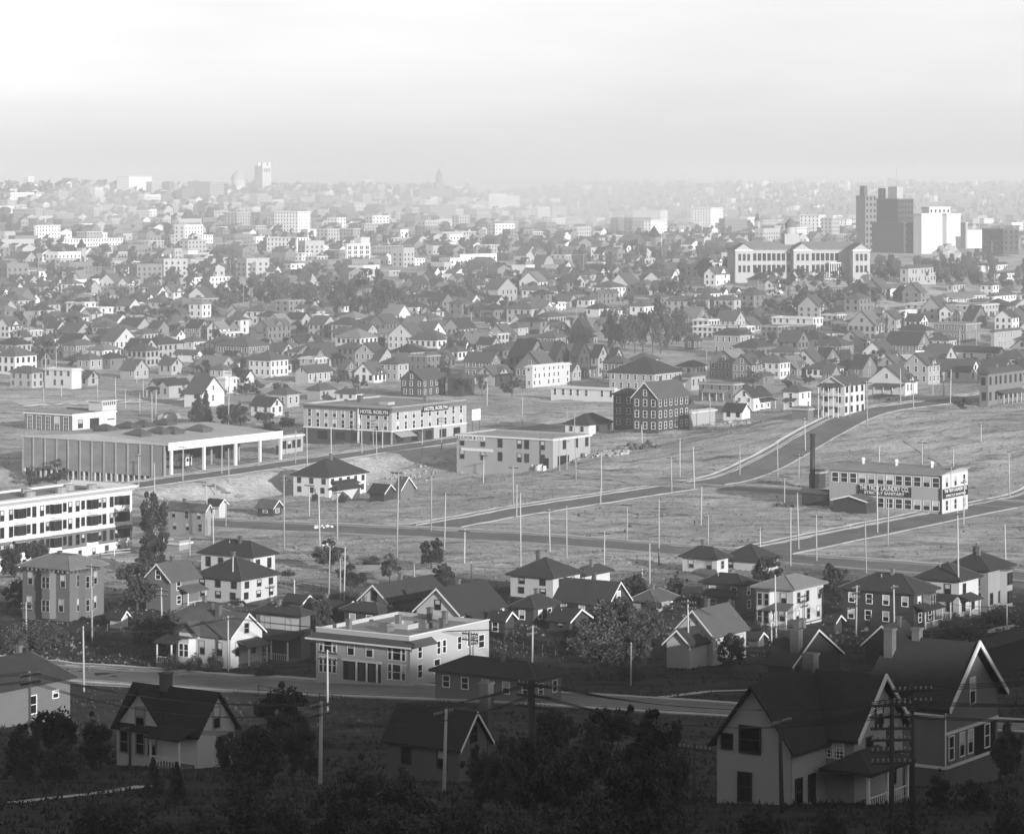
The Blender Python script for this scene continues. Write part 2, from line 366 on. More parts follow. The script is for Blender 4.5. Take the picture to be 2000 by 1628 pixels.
def hip_mesh(mb, x0, x1, y0, y1, z, pitch, o, th=.2, deck=0.0):
    x0 -= o; x1 += o; y0 -= o; y1 += o; w, d = x1 - x0, y1 - y0; s = min(w, d) / 2
    s *= (1 - deck); r = s * pitch
    n = len(mb.v)
    mb.v += [(x0, y0, z - .05), (x1, y0, z - .05), (x1, y1, z - .05), (x0, y1, z - .05), (x0, y0, z + th), (x1, y0, z + th), (x1, y1, z + th), (x0, y1, z + th)]
    for q in ((3, 2, 1, 0), (0, 1, 5, 4), (1, 2, 6, 5), (2, 3, 7, 6), (3, 0, 4, 7)): mb.f.append(tuple(n + i for i in q)); mb.mi.append(0)
    if deck > 0 or abs(w - d) < .3:
        m = len(mb.v)
        if deck > 0:
            mb.v += [(x0 + s, y0 + s, z + th + r), (x1 - s, y0 + s, z + th + r), (x1 - s, y1 - s, z + th + r), (x0 + s, y1 - s, z + th + r)]
            q = [(4, 5, 'a1', 'a0'), (5, 6, 'a2', 'a1'), (6, 7, 'a3', 'a2'), (7, 4, 'a0', 'a3'), ('a0', 'a1', 'a2', 'a3')]
        else:
            mb.v += [((x0 + x1) / 2, (y0 + y1) / 2, z + th + r)]
            q = [(4, 5, 'a0'), (5, 6, 'a0'), (6, 7, 'a0'), (7, 4, 'a0')]
    else:
        m = len(mb.v)
        if w > d:
            mb.v += [(x0 + s, (y0 + y1) / 2, z + th + r), (x1 - s, (y0 + y1) / 2, z + th + r)]
            q = [(4, 5, 'a1', 'a0'), (5, 6, 'a1'), (6, 7, 'a0', 'a1'), (7, 4, 'a0')]
        else:
            mb.v += [((x0 + x1) / 2, y0 + s, z + th + r), ((x0 + x1) / 2, y1 - s, z + th + r)]
            q = [(4, 5, 'a0'), (5, 6, 'a1', 'a0'), (6, 7, 'a1'), (7, 4, 'a0', 'a1')]
    HIPL.clear()
    for f in q:
        mb.f.append(tuple((m + int(i[1])) if isinstance(i, str) else n + i for i in f)); mb.mi.append(0)
        c = [mb.v[(m + int(i[1])) if isinstance(i, str) else n + i] for i in f]
        for k in range(1, len(c)):
            if not (isinstance(f[k], int) and isinstance(f[k - 1], int)): HIPL.append((c[k - 1], c[k]))
    return r
def chimney(parent, x, y, z0, z1, w=.55):
    c = MB(); c.box(x - w / 2, x + w / 2, y - w / 2, y + w / 2, z0, z1); c.box(x - w / 2 - .08, x + w / 2 + .08, y - w / 2 - .08, y + w / 2 + .08, z1, z1 + .2)
    obj('chimney', c, M_brick, parent)
def hosize(xl, xc, xr, yb, ye, Y=None, psi=None):
    """metric size from the outline: near corner, length of both street faces, eave height"""
    p = pix(xc, yb) if Y is None else at_depth(xc, Y)
    zb = CAMZ - (yb - HZ) / F * p.y
    r_ = (RX, RY) if psi is None else (math.cos(psi), math.sin(psi)); l_ = (-r_[1], r_[0])
    def run(xe, dx, dy):
        k = (xe - 1000) / F
        den = dx - k * dy
        return (k * p.y - p.x) / den
    a = run(xl, *l_); b = run(xr, *r_)
    return Vector((p.x, p.y, zb)), max(a, 1.5), max(b, 1.5), (yb - ye) * p.y / F
USED = []
TW = {'b': 'white', 'w': 'white', 'l': 'pale grey', 'm': 'grey', 'd': 'dark'}
RW = {'hip': 'hipped roof', 'gR': 'gabled roof', 'gL': 'gabled roof', 'gL2': 'twin-gabled roof', 'cross': 'crossed gables', 'flat': 'flat roof', 'barn': 'gambrel roof'}
LANDMARKS = [(1560, 540, 'near the pillared school'), (640, 570, 'beside the dark grove of trees'), (150, 560, 'near the storage warehouse'), (700, 690, 'uphill from the three-storey hotel'), (1250, 640, 'by the tall clump of trees'),
 (1760, 690, 'near the hillside billboards'), (250, 740, 'beyond the streetcar barn'), (1280, 800, 'near the dark shingled lodging house'), (1000, 560, 'on the slope below downtown'), (400, 620, 'among the garden trees beyond the barn'),
 (1850, 570, 'below the cleared bluff'), (300, 450, 'under the cathedral hill'), (800, 450, 'in the smoky valley'), (1350, 450, 'at the edge of downtown'), (1750, 450, 'by the big bluff-top hotel'), (950, 700, 'on the slope above the storehouse'), (1450, 680, 'beside the diagonal dirt road'),
 (230, 900, 'beside the streetcar barn wall'), (420, 890, 'before the streetcar barn mouth'), (560, 880, 'by the car barn office'), (700, 870, 'before the hotel corner'), (870, 850, 'along the hotel side street'), (640, 960, 'by the sunken white house'), (800, 950, 'under the embankment sheds'), (1030, 900, 'before the storehouse'), (1120, 900, 'behind the storehouse corner'),
 (1330, 940, 'at the field crossing'), (1460, 900, 'on the climbing street'), (1580, 960, 'by the iron smokestack'), (1750, 1000, 'before the laundry'), (1870, 970, 'at the laundry end'), (1800, 870, 'on the slope above the laundry'), (1640, 800, 'by the white house with stacked porches'), (1900, 780, 'at the top of the climbing street'), (1100, 1040, 'in the open field'), (1250, 1070, 'at the lower field edge'), (900, 1040, 'on the lower street by the field'), (620, 1060, 'at the lower street crossing'), (420, 1020, 'below the embankment foot'),
 (130, 1050, 'before the white apartment block'), (120, 1180, 'by the old bracketed house'), (310, 1150, 'by the round leafy tree'), (430, 1140, 'by the pair of white hip-roofed houses'), (440, 1270, 'by the cream bungalow'), (640, 1150, 'by the dark rail fence'), (800, 1200, 'by the two white gable-fronted houses'), (800, 1310, 'by the boxy apartment house'), (1040, 1340, 'by the low dark-roofed house'), (1080, 1150, 'by the white field-side house'), (1200, 1250, 'by the big pale tree'), (1380, 1270, 'by the steep-roofed white cottage'), (1400, 1110, 'by the field-edge cottages'), (1540, 1190, 'by the white bay-fronted house'), (1730, 1190, 'by the dark brown house'), (1920, 1170, 'by the pale house ending the row'), (340, 1440, 'by the twin-gabled cottage'), (850, 1440, 'by the huge dark roof slope'), (1600, 1440, 'by the clapboard house'), (1870, 1400, 'by the tall gabled house'), (80, 1400, 'by the house with a square window'), (1150, 1450, 'in the shaded garden thicket'), (600, 1450, 'under the near street'), (680, 640, 'behind the big-windowed pale house'), (1080, 720, 'by the steep dark row houses'), (1420, 760, 'by the flat grey annex'), (500, 800, 'behind the barn office'), (100, 620, 'among the western cottages'), (860, 600, 'by the hip-roofed pair'), (1650, 620, 'by the white terrace with dormers'), (300, 530, 'by the long white flats'), (1200, 560, 'by the white arcaded terrace')]
def zone(p):
    x = 1000 + F * p.x / p.y; y = HZ + F * (CAMZ - p.z) / p.y
    Zs = LANDMARKS
    return min(Zs, key=lambda q: (q[0] - x) ** 2 + ((q[1] - y) * 1.6) ** 2)[2]
def house(spec, label=None, Y=None, cat=None, name=None, group=None, base=None, psi=None):
    t = spec.split(); xl, xc, xr, yb, ye = map(float, t[:5]); roof, tone = t[5], t[6]; opt = t[7:]
    if base: p, a, b, h = base
    else: p, a, b, h = hosize(xl, xc, xr, yb, ye, Y, psi)
    sc = F / p.y; near = sc > 8.6; far = sc < 3.0
    O = {}
    for o_ in opt: O[o_[0]] = o_[1:]
    wt = tone[0]; rt = tone[1] if len(tone) > 1 else random.choice('ddm')
    pitch = float(O['k']) if 'k' in O else random.uniform(.7, .95) if roof[0] in 'gcb' else random.uniform(.45, .6)
    ns = int(O['s']) if 's' in O else max(1, int(round((h - .3) / 3.1)))
    if name is None: name = 'house' if roof != 'flat' else ('house' if h < 8 and b * a < 260 else 'apartment_building')
    if cat is None: cat = 'house' if name == 'house' else 'building'
    if label is None:
        size = ('small ' if a * b < 45 else 'long ' if max(a, b) > 22 else 'tall ' if h > 8.5 else '')
        st = {1: 'one-storey', 2: 'two-storey', 3: 'three-storey'}.get(ns, 'many-storeyed')
        label = f"{size}{TW[wt]} {st} {'house' if name == 'house' else 'block'} with {dict(d='dark', m='grey', l='pale')[rt]} {RW[roof]} {zone(p)}"
        group = group or 'buildings ' + zone(p)
    T = thing(name, label, cat, p, PHI if psi is None else psi, group)
    wm = MATS[('siding_' if near else 'wall_') + wt]; rm = MATS['roof_' + rt]
    o = .45 if roof != 'flat' else 0; th = .22; lo = -2.5 if 'F' not in O else -float(O['F'])
    W = MB(); Rf = MB(); top = h
    W.box(0, b, 0, a, lo, h, 0, 'bt' if roof != 'flat' else 'b')
    if roof in ('gL', 'gL2'):
        n = 2 if roof == 'gL2' else 1; g = a / n
        for i in range(n):
            sec = gable_section(g, h, pitch, o if n == 1 else .05, th); sec = [(q[0] + i * g, q[1]) for q in sec]
            Rf.prism([(q[0], q[1]) for q in sec], 'x', -o, b + o)
            for e in (0, b): W.poly([(e, i * g, h), (e, i * g + g, h), (e, i * g + g / 2, h + pitch * g / 2)][::(1 if e else -1)])
        top = h + pitch * g / 2
    elif roof in ('gR', 'barn'):
        sec = (gable_section if roof == 'gR' else gambrel_section)(b, h, pitch, o, th)
        Rf.prism(sec, 'y', -o, a + o)
        for e in (0, a):
            if roof == 'gR': W.poly([(0, e, h), (b, e, h), (b / 2, e, h + pitch * b / 2)])
            else: W.poly([(0, e, h)] + [(b, e, h)] + [(q[0], e, q[1]) for q in (sec[3], sec[2], sec[1])])
        top = h + pitch * b / 2
    elif roof == 'cross':
        k2 = pitch * b / a if a < b else pitch
        k1 = pitch if a < b else pitch * a / b
        top = h + pitch * min(a, b) / 2 if False else h + pitch * (a if a < b else a) / 2
        pg = min(pitch, 1.0)
        # main ridge along x (gable on the left face); shorter wing gable on the right face
        Rf.prism(gable_section(a, h, pg, o, th), 'x', -o, b + o)
        for e in (0, b): W.poly([(e, 0, h), (e, a, h), (e, a / 2, h + pg * a / 2)][::(1 if e else -1)])
        top = h + pg * a / 2; wb = min(b * .55, a * .95); x0 = (b - wb) * .5
        sec = [(q[0] + x0, q[1]) for q in gable_section(wb, h, pg, .3, th)]
        Rf.prism(sec, 'y', -o - .02, a / 2); W.poly([(x0, -.02, h), (x0 + wb, -.02, h), (x0 + wb / 2, -.02, h + pg * wb / 2)])
    elif roof == 'hip':
        top = h + hip_mesh(Rf, 0, b, 0, a, h, pitch, o + .15, .18, float(O.get('K', 0) or 0))
    else:
        Rf.box(.25, b - .25, .25, a - .25, h - .6, h - .35)
        W = MB(); W.box(0, b, 0, a, lo, h, 0, 'bt'); W.box(.25, b - .25, .25, a - .25, h - .5, h, 0, 'bt')
        W.poly([(0, 0, h), (b, 0, h), (b - .25, .25, h), (.25, .25, h)]); W.poly([(b, 0, h), (b, a, h), (b - .25, a - .25, h), (b - .25, .25, h)])
        W.poly([(b, a, h), (0, a, h), (.25, a - .25, h), (b - .25, a - .25, h)]); W.poly([(0, a, h), (0, 0, h), (.25, .25, h), (.25, a - .25, h)])
        rm = M_tar
        if 'C' not in O or O['C'] != '0':
            c = MB(); e = .45 if h < 16 else .7
            for (x0, x1, y0, y1) in ((-e, b + e, -e, 0), (-e, b + e, a, a + e), (-e, 0, 0, a), (b, b + e, 0, a)): c.box(x0, x1, y0, y1, h - .75, h - .35)
            obj('cornice', c, MATS['wall_' + ('w' if wt in 'wlb' else 'l')], T)
    obj('wall', W, wm, T); obj('roof', Rf, rm, T)
    if roof != 'flat' and sc > 7 and roof in ('gL', 'gR') and 'B' not in O:
        # bargeboards on the visible gable
        c = MB(); L = a if roof == 'gL' else b; e = o + .02
        sec = gable_section(L, h, pitch, o, .25)
        for q in ((0, 1, 4, 5), (1, 2, 3, 4)): c.prism([sec[i] for i in q], 'x' if roof == 'gL' else 'y', -e - .06, -e)
        obj('bargeboard', c, M_trim if 'D' not in O else M_dtrim, T)
    if near and roof == 'hip':
        c = MB()
        for A, B in HIPL: c.tube(Vector(A) + Vector((0, 0, .02)), Vector(B) + Vector((0, 0, .02)), .07, .07, 4)
        q = obj('ridge_caps', c, MATS['roof_m' if rt == 'd' else 'roof_l'], T); q['kind'] = 'stuff'
    if near and roof != 'flat' and random.random() < .6:
        vx, vy = b * random.uniform(.25, .4), a * random.uniform(.55, .75); obj('vent_pipe', MB().tube((vx, vy, h), (vx, vy, top + .1), .09, .09, 6), M_ltrim, T)
    # chimney
    if ('c' in O and O['c'] != '0') or ('c' not in O and roof != 'flat' and not far and random.random() < .6):
        for _ in range(int(O.get('c') or 1)):
            cx, cy = b * random.uniform(.35, .65), a * random.uniform(.4, .7); chimney(T, cx, cy, h + .2, top + random.uniform(.5, 1.1), .5 if near else .6)
    # windows
    if 'n' not in O:
        sh = (h - .4) / ns; stl = O.get('w') or random.choice(['wd', 'wd', 'dd', 'gd'] if wt != 'w' else ['dd', 'gd', 'wd'])
        jo = MB()
        for face, L in (('L', a), ('R', b)):
            if L < 2.2: continue
            sp = 2.7 if name == 'house' else 2.3
            if sc < 4.5: sp = 3.2
            n = max(1, int(L / sp)); ww = .95 if name == 'house' else 1.0
            for k in range(ns):
                for i in range(n):
                    if name == 'house' and random.random() < .24 and 'a' not in O: continue
                    tt = L * (i + .5) / n + (random.uniform(-.3, .3) if name == 'house' else 0); z = sh * k + sh * .55 + .3; wh = min(1.75, sh * .55)
                    if tt < .8 or tt > L - .8: tt = L / 2
                    if sc < 4.6:
                        if face == 'R': jo.box(tt - ww / 2, tt + ww / 2, -.06, .02, z - wh / 2, z + wh / 2, 0, 'k')
                        else: jo.box(-.06, .02, tt - ww / 2, tt + ww / 2, z - wh / 2, z + wh / 2, 0, 'r')
                    else: window(T, face, tt, z, ww, wh, stl, near)
            if roof in ('gL', 'cross') and face == 'L' and sc > 4.6 and pitch * a > 4: window(T, 'L', a / 2, h + pitch * a * .16, .9, 1.3, stl, near)
            if roof in ('gR', 'barn', 'cross') and face == 'R' and sc > 4.6 and pitch * b > 4: window(T, 'R', b / 2, h + pitch * b * .15, .9, 1.3, stl, near, .03)
        if jo.f: q = obj('windows', jo, M_glass, T); q['kind'] = 'stuff'
    if 'p' in O or ('p' not in O and 'q' not in O and name == 'house' and sc > 4.2 and h > 3.5 and random.random() < .35): porch(T, O.get('p') or random.choice('LR'), a, b, wt, rm, near)
    USED.append((p.x + RX * b / 2 + LX * a / 2, p.y + RY * b / 2 + LY * a / 2, math.hypot(a, b) / 2))
    T['_dim'] = (a, b, h, top); return T
def porch(T, face, a, b, wt, rm, near, t0=None, L=None, depth=1.9, hh=2.7, rail=True):
    full = a if face == 'L' else b
    if L is None: L = full * random.uniform(.45, .8); t0 = (full - L) * random.random()
    P = bpy.data.objects.new('porch', None); link(P, T)
    if face == 'L': P.location = (0, t0 + L, 0); P.rotation_euler = (0, 0, -math.pi / 2)
    else: P.location = (t0, 0, 0)
    r = MB(); r.prism([(0.0, hh + .75), (-depth - .35, hh), (-depth - .35, hh + .14), (0.0, hh + .92)], 'x', -.3, L + .3); obj('porch_roof', r, rm, P)
    f = MB(); f.box(0, L, -depth, -.01, -1.6, .3); obj('porch_floor', f, MATS['wall_m'], P)
    n = max(2, int(L / 2.4) + 1)
    for i in range(n):
        q = MB(); x = .1 + (L - .3) * i / (n - 1); q.box(x, x + .16, -depth + .02, -depth + .18, .3, hh + .05); obj('post', q, MATS['wall_w'] if wt != 'd' else M_trim, P)
    if rail and near:
        q = MB(); q.box(0.05, L - .05, -depth + .06, -depth + .12, 1.1, 1.2); 
        for i in range(int(L / .35)): q.box(.2 + i * .35, .25 + i * .35, -depth + .07, -depth + .11, .3, 1.1)
        obj('railing', q, MATS['wall_w'], P)
# ---------------------------------------------------------------- the close-packed cottages between the larger houses, on their street lots
def infill():
    rnd = random.Random(21); n = 0; rooms = []
    u0 = -200
    for iu in range(0, 150):
        for iv in range(-66, 82):
            u = u0 + iu * 11.5 + rnd.uniform(-2, 2); v = iv * 11 + rnd.uniform(-2, 2)
            if iu % 7 == 0 or iv % 12 == 0: continue            # cross streets and alleys stay open
            P = uv(u, v); X, Y = P.x, P.y
            if not (820 < Y < 1750) or abs(X) > .172 * Y: continue
            Z = tz(X, Y); px = 1000 + F * X / Y; py = HZ + F * (CAMZ - Z) / Y
            if py > 752 or py < 505: continue
            if py > 738 and (px < 480 or 880 < px < 1040): continue
            if 1120 < px < 1500 and 672 < py < 728: continue
            if px > 1690 and (500 < py < 575): continue
            if 1140 < px < 1340 and 600 < py < 690: continue
            if 410 < px < 800 and 540 < py < 625 and rnd.random() < .8: continue
            if 1400 < px < 1720 and py < 600: continue
            a = rnd.uniform(6, 10) * rnd.choice([1, 1, 1, 1.5]); b = rnd.uniform(6, 10) * rnd.choice([1, 1, 1, 1.4]); h = rnd.choice([3.0, 3.2, 3.5, 5.6, 6.0, 6.6])
            cx, cy = X + RX * b / 2 + LX * a / 2, Y + RY * b / 2 + LY * a / 2; r = math.hypot(a, b) / 2
            if any((cx - q[0]) ** 2 + (cy - q[1]) ** 2 < ((r + q[2]) * .79) ** 2 for q in USED if abs(q[1] - cy) < 60): continue
            rooms.append((py, X, Y, Z, a, b, h))
            USED.append((cx, cy, r))
    rnd.shuffle(rooms); rooms = rooms[:380]
    for k, (py, X, Y, Z, a, b, h) in enumerate(rooms):
        roof = rnd.choice(['gR', 'gL', 'hip', 'hip', 'hip', 'gR', 'flat', 'cross']); tone = rnd.choice(['w', 'w', 'l', 'l', 'l', 'm', 'm', 'w']) + rnd.choice('dmmml'); z = min(tz(X + RX * b * i + LX * a * j, Y + RY * b * i + LY * a * j) for i in (0, 1) for j in (0, 1))
        z = (z + Z) / 2; p = Vector((X, Y, z)); two = h > 4; zz = zone(p)
        tw = TW[tone[0]]; lab = f"{tw} {'two-storey house' if two else 'cottage'} under a {dict(d='dark', m='grey', l='pale')[tone[1]]} {RW[roof]} {zz}"
        house(f"0 0 0 0 0 {roof} {tone}", lab, base=(p, a, b, h), name='dwelling' if two else 'cottage', cat='dwelling' if two else 'cottage', group='packed lots ' + zz)
# ---------------------------------------------------------------- the houses, by outline: left edge, near corner, right edge, base row, eave row
MID = """271 309 358 703 673 hip ld s2
236 258 280 694 671 cross mm
125 148 166 688 673 hip ld
180 188 211 689 675 gR wd
162 176 196 682 662 gL mm
196 205 226 670 655 gR lm
352 378 400 652 627 flat l s2
378 390 408 652 639 hip wd
335 345 362 669 655 gR wm
352 378 404 683 667 hip wm
340 383 395 707 692 gR wm
388 392 418 704 690 hip lm
180 205 227 649 627 hip lm
368 396 425 616 582 flat m s3
202 233 247 609 592 gR ld
321 334 360 592 575 gL wm k1.1
262 272 290 590 575 gR wm
268 285 304 600 587 gR wm
352 367 449 573 543 flat w s3
121 135 165 589 567 hip wm
165 172 198 577 565 gR lm
72 95 118 617 595 hip lm
51 62 78 602 585 gR wm
135 155 172 621 608 gR wd
172 180 196 619 606 hip lm
27 40 53 635 617 hip lm
25 48 61 692 657 gL lm s3
82 108 117 642 625 gR md
320 350 366 609 596 hip wd
246 253 274 559 545 cross lm
290 303 316 558 546 hip lm
222 232 295 539 521 hip wm s2
217 224 272 527 511 flat l
172 190 196 512 496 gL lm
205 210 255 512 492 flat l s1
337 350 363 543 528 hip wm
338 355 360 525 507 flat l
361 395 407 529 508 flat w s2
453 458 510 524 506 flat w s2
537 564 594 623 586 flat m s3
565 590 608 622 603 hip wm
629 650 672 596 584 gR mm
650 672 681 612 596 gR wd
550 570 590 648 622 hip wm s2
500 523 568 665 637 cross mm
647 687 710 663 634 hip ld s2 a
641 660 702 632 620 hip wd
610 628 646 653 633 gR dd
710 728 738 654 640 gR wm
738 747 760 654 636 gR wm
760 775 798 648 628 hip dd
758 770 786 622 612 gL wm
807 818 832 619 604 gL lm
809 838 862 645 622 hip mm
864 885 912 642 622 hip mm
787 800 806 673 655 flat l
787 796 806 552 544 gR wd
831 846 863 549 536 gR wd
884 896 931 547 532 hip mm
944 972 1010 592 565 gR lm k.6
766 780 792 588 578 hip lm
795 808 828 585 570 cross lm
870 900 926 699 687 gR wd
931 960 977 692 672 gR ld
835 850 860 702 690 gR wd
640 690 725 703 690 hip ld
558 584 630 695 670 cross md
705 725 752 680 665 hip dd
1362 1395 1435 513 494 hip dd
1160 1176 1194 508 495 gR wd
1196 1202 1216 506 496 gR wm
1141 1170 1186 529 512 flat l
1202 1225 1252 525 512 hip lm
1227 1250 1293 534 519 flat l s1
1270 1300 1344 543 526 hip wm
1040 1060 1084 533 521 barn lm
1100 1104 1116 529 520 gR wd
1156 1160 1171 547 535 gL wd
1162 1175 1190 559 549 gR lm
1086 1105 1154 573 548 hip lm s2
1239 1260 1282 575 556 hip mm
1268 1290 1306 605 580 hip mm
1375 1398 1427 559 535 cross wm
1357 1390 1404 592 576 gR wd
1404 1412 1424 590 573 gR wd
1426 1436 1448 588 571 gR wd
1444 1470 1488 596 580 hip ld
1320 1325 1336 587 573 gL wm
1097 1110 1152 592 576 hip md
1155 1168 1208 597 573 cross mm
1022 1056 1105 615 592 flat w
1145 1170 1193 618 603 hip wd
1197 1207 1222 615 605 gL wm
1230 1258 1277 614 598 hip wm
1005 1030 1047 624 607 gR lm
1112 1147 1160 671 648 gL dd k1.3
1052 1054 1075 674 657 flat l n
1012 1055 1068 656 628 hip md
1070 1085 1098 648 635 gR ld
1353 1440 1473 664 638 flat w s2
1394 1445 1464 695 654 hip ld s2 a
1337 1355 1370 683 665 gL dd
1432 1478 1512 703 678 hip md
985 1012 1032 671 640 hip lm s3
1758 1774 1828 555 524 hip lm s2
1722 1735 1798 578 562 cross wm
1744 1770 1778 589 573 gL dd
1910 1917 1968 532 518 hip wd
1945 1950 1985 549 534 hip wd
1830 1850 1925 595 580 hip wl
1768 1905 1950 622 595 flat l s2
1928 1942 1985 599 578 hip wm
1756 1768 1798 625 606 flat w
1824 1886 1915 669 631 flat m s2
1936 1942 1995 683 648 hip lm
1755 1808 1823 680 645 hip md
1640 1685 1700 687 665 cross lm
1705 1730 1745 692 660 hip lm
1747 1756 1772 690 672 hip wm
1625 1670 1686 650 628 flat m
1508 1588 1607 651 620 flat w s2
1530 1600 1625 683 662 hip md
1502 1552 1568 708 688 hip lm
1547 1570 1587 548 533 hip md
1495 1510 1530 578 552 cross wm
1662 1666 1678 599 585 gL wm
1860 1950 1960 708 688 gR wd
20 62 86 759 728 hip lm s2 a
88 140 159 760 720 flat w s2
159 172 192 754 737 gR lm
235 262 290 740 722 gR lm
291 330 371 778 754 gL2 ld
360 395 438 793 768 gR wm
422 440 463 770 737 flat w
462 480 496 754 735 gR wd
378 385 396 729 700 flat w
410 435 453 738 722 hip lm
525 561 585 797 770 hip lm
490 529 552 812 792 gR wd
577 602 650 748 727 gL lm
600 625 655 781 762 hip lm
657 695 708 783 769 hip wm
722 735 776 736 710 gR lm
783 825 870 776 742 gL dm a k.75
874 903 926 775 740 hip dm
930 965 1002 753 732 cross lm
1027 1040 1113 757 714 flat w s3
1076 1200 1206 785 758 flat w s1
1190 1278 1332 765 730 hip ld s2 a
1334 1350 1378 763 735 hip lm
1104 1150 1195 850 830 hip wd
1365 1432 1450 785 748 flat m s2 a
1435 1472 1505 803 775 gL wd s2
1413 1449 1465 820 803 gR wd
1346 1350 1397 834 802 flat l n
1530 1561 1584 803 765 hip wm pL
1547 1578 1592 819 795 flat m n
1696 1768 1792 773 745 cross wm pL
1913 1930 1998 793 730 hip mm s2 a
1810 1895 1915 745 725 gR wm
1605 1625 1640 745 728 gR mm
1470 1490 1512 752 735 hip mm
1072 1087 1112 738 696 gR dd k1.2 s2
1114 1130 1152 738 694 gR dd k1.2 s2
1154 1168 1187 736 696 gR ld k1.2 s2
1188 1200 1216 734 698 gR ld k1.2 s2
660 672 700 740 722 gR mm
480 500 520 725 700 hip mm
430 452 478 720 703 gR md
60 80 100 718 700 gR md
190 215 245 720 700 hip md
310 335 356 732 712 gR lm
150 175 200 722 702 hip lm
500 515 540 700 682 gR md
585 610 640 722 705 gR mm
770 795 820 703 688 hip md
940 960 985 722 705 hip lm
1010 1024 1045 720 700 gR mm
1240 1262 1290 725 703 hip mm
1590 1612 1640 722 702 gR md
1780 1800 1826 738 722 gR wd
1660 1685 1712 735 718 gR md
430 445 465 655 640 gR md
470 490 515 680 660 hip mm
420 440 460 690 672 hip md
450 468 490 640 625 gR lm
90 112 130 660 640 gR wd
290 310 330 655 640 gR md
940 965 990 625 605 hip md
905 920 940 605 590 gR wm
850 870 890 600 584 hip mm
980 995 1015 560 545 gR lm
900 925 945 575 560 gR lm
1090 1100 1120 640 625 hip lm
1560 1580 1605 610 595 gR md
1700 1715 1735 640 622 gR lm
1610 1630 1650 625 610 hip md
1850 1862 1885 570 556 hip lm
1880 1900 1930 640 625 gR md
1480 1500 1520 640 624 hip md
700 715 735 575 562 hip md
580 600 620 560 548 gR lm
520 535 550 545 530 gR wm
740 760 780 540 528 flat l
300 320 340 530 516 gR lm
420 436 450 515 502 hip lm
120 140 160 545 530 hip wm
30 48 70 545 528 flat l
40 60 80 575 560 hip lm
30 50 72 520 505 gR lm
690 705 720 540 528 gL wm
480 500 520 490 476 flat l
940 960 980 535 522 hip lm
1010 1030 1050 505 494 gR lm
1080 1100 1120 510 498 flat l
1300 1320 1340 520 508 gR md
1460 1480 1496 560 546 hip mm
1800 1812 1826 620 606 gR lm
1840 1860 1880 612 598 hip md"""
for s in MID.split('\n'): house(s)
infill()
# the far town: blocks standing out of the smoke (left, corner, right, base, top)
FAR = """66 70 118 477 440 flat w|white four-storey warehouse standing out of the smoke below the cathedral hill
25 70 87 437 408 flat l
72 88 103 437 411 flat l
104 108 145 441 416 flat l
247 252 290 431 411 flat l
335 385 416 476 459 flat w|long white two-storey shed with stepped centre under the cathedral hill
115 120 240 484 467 flat w|very long low white building beside the smoke puff
426 428 444 461 443 flat w
437 463 488 452 414 flat l|tall slab-sided apartment house with one window row on its pale end
228 252 296 378 344 flat w|big white apartment house on the skyline with a dark recessed centre
341 350 353 378 361 flat w
366 410 437 390 354 flat l|massive pale hospital block on the skyline beside the domed cathedral
353 355 397 448 429 flat l
536 582 606 454 413 flat w|bright white six-storey hotel block with small windows in rows
618 640 662 486 447 flat l
663 690 703 484 446 flat l
706 712 747 465 436 flat l
757 805 830 477 465 flat w
750 798 820 424 404 flat w
727 735 759 437 421 flat w
852 858 885 445 428 flat w|small white block with bold dark windows in the smoky valley
646 668 671 442 424 gL l
521 580 603 492 464 flat w
725 730 786 510 480 flat m|wide grey boarded hall beside the arched white loft building
1226 1272 1303 464 430 flat w|white office block with a regular grid of dark windows, lower front part
1236 1290 1304 440 410 flat w|upper storeys of a white office block rising behind its lower part
1350 1388 1412 457 406 flat w|white ten-storey office tower standing alone at the edge of downtown
1416 1440 1471 449 438 flat w
1410 1420 1490 474 460 hip l
1076 1103 1137 440 424 flat l
1046 1050 1073 413 404 flat w
1135 1140 1182 482 465 hip l
1562 1600 1612 472 420 flat w|white downtown block with a stepped roof seen behind the school dome
1602 1625 1640 472 425 flat l
1640 1655 1663 458 428 flat w
1303 1306 1340 496 478 gL w
1320 1350 1363 492 476 gL l
1551 1556 1576 480 444 flat w
790 840 890 425 400 flat l
905 930 960 430 408 flat l
960 985 1010 450 432 flat l
1010 1030 1060 470 452 flat l
880 900 930 468 452 flat l
600 620 640 520 500 flat l
560 590 610 510 494 flat w
780 800 830 520 505 flat w
840 860 880 515 500 flat l
930 950 990 495 478 flat l
1060 1080 1110 480 466 flat l
1182 1190 1226 478 460 flat l
1480 1490 1520 455 430 flat l
1520 1535 1552 470 448 flat l
1880 1884 1918 478 450 flat w
150 170 200 470 452 flat l
270 290 320 485 470 flat l
420 440 460 490 475 flat l
30 50 66 475 452 flat m
470 500 520 460 440 flat l
640 650 668 415 400 flat l
540 560 580 402 388 flat l
590 610 630 396 380 flat l"""
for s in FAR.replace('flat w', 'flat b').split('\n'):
    s, _, l = s.partition('|'); house(s + ' c0', l or None, name='apartment_building' if 'flat' in s else 'house', cat='building')
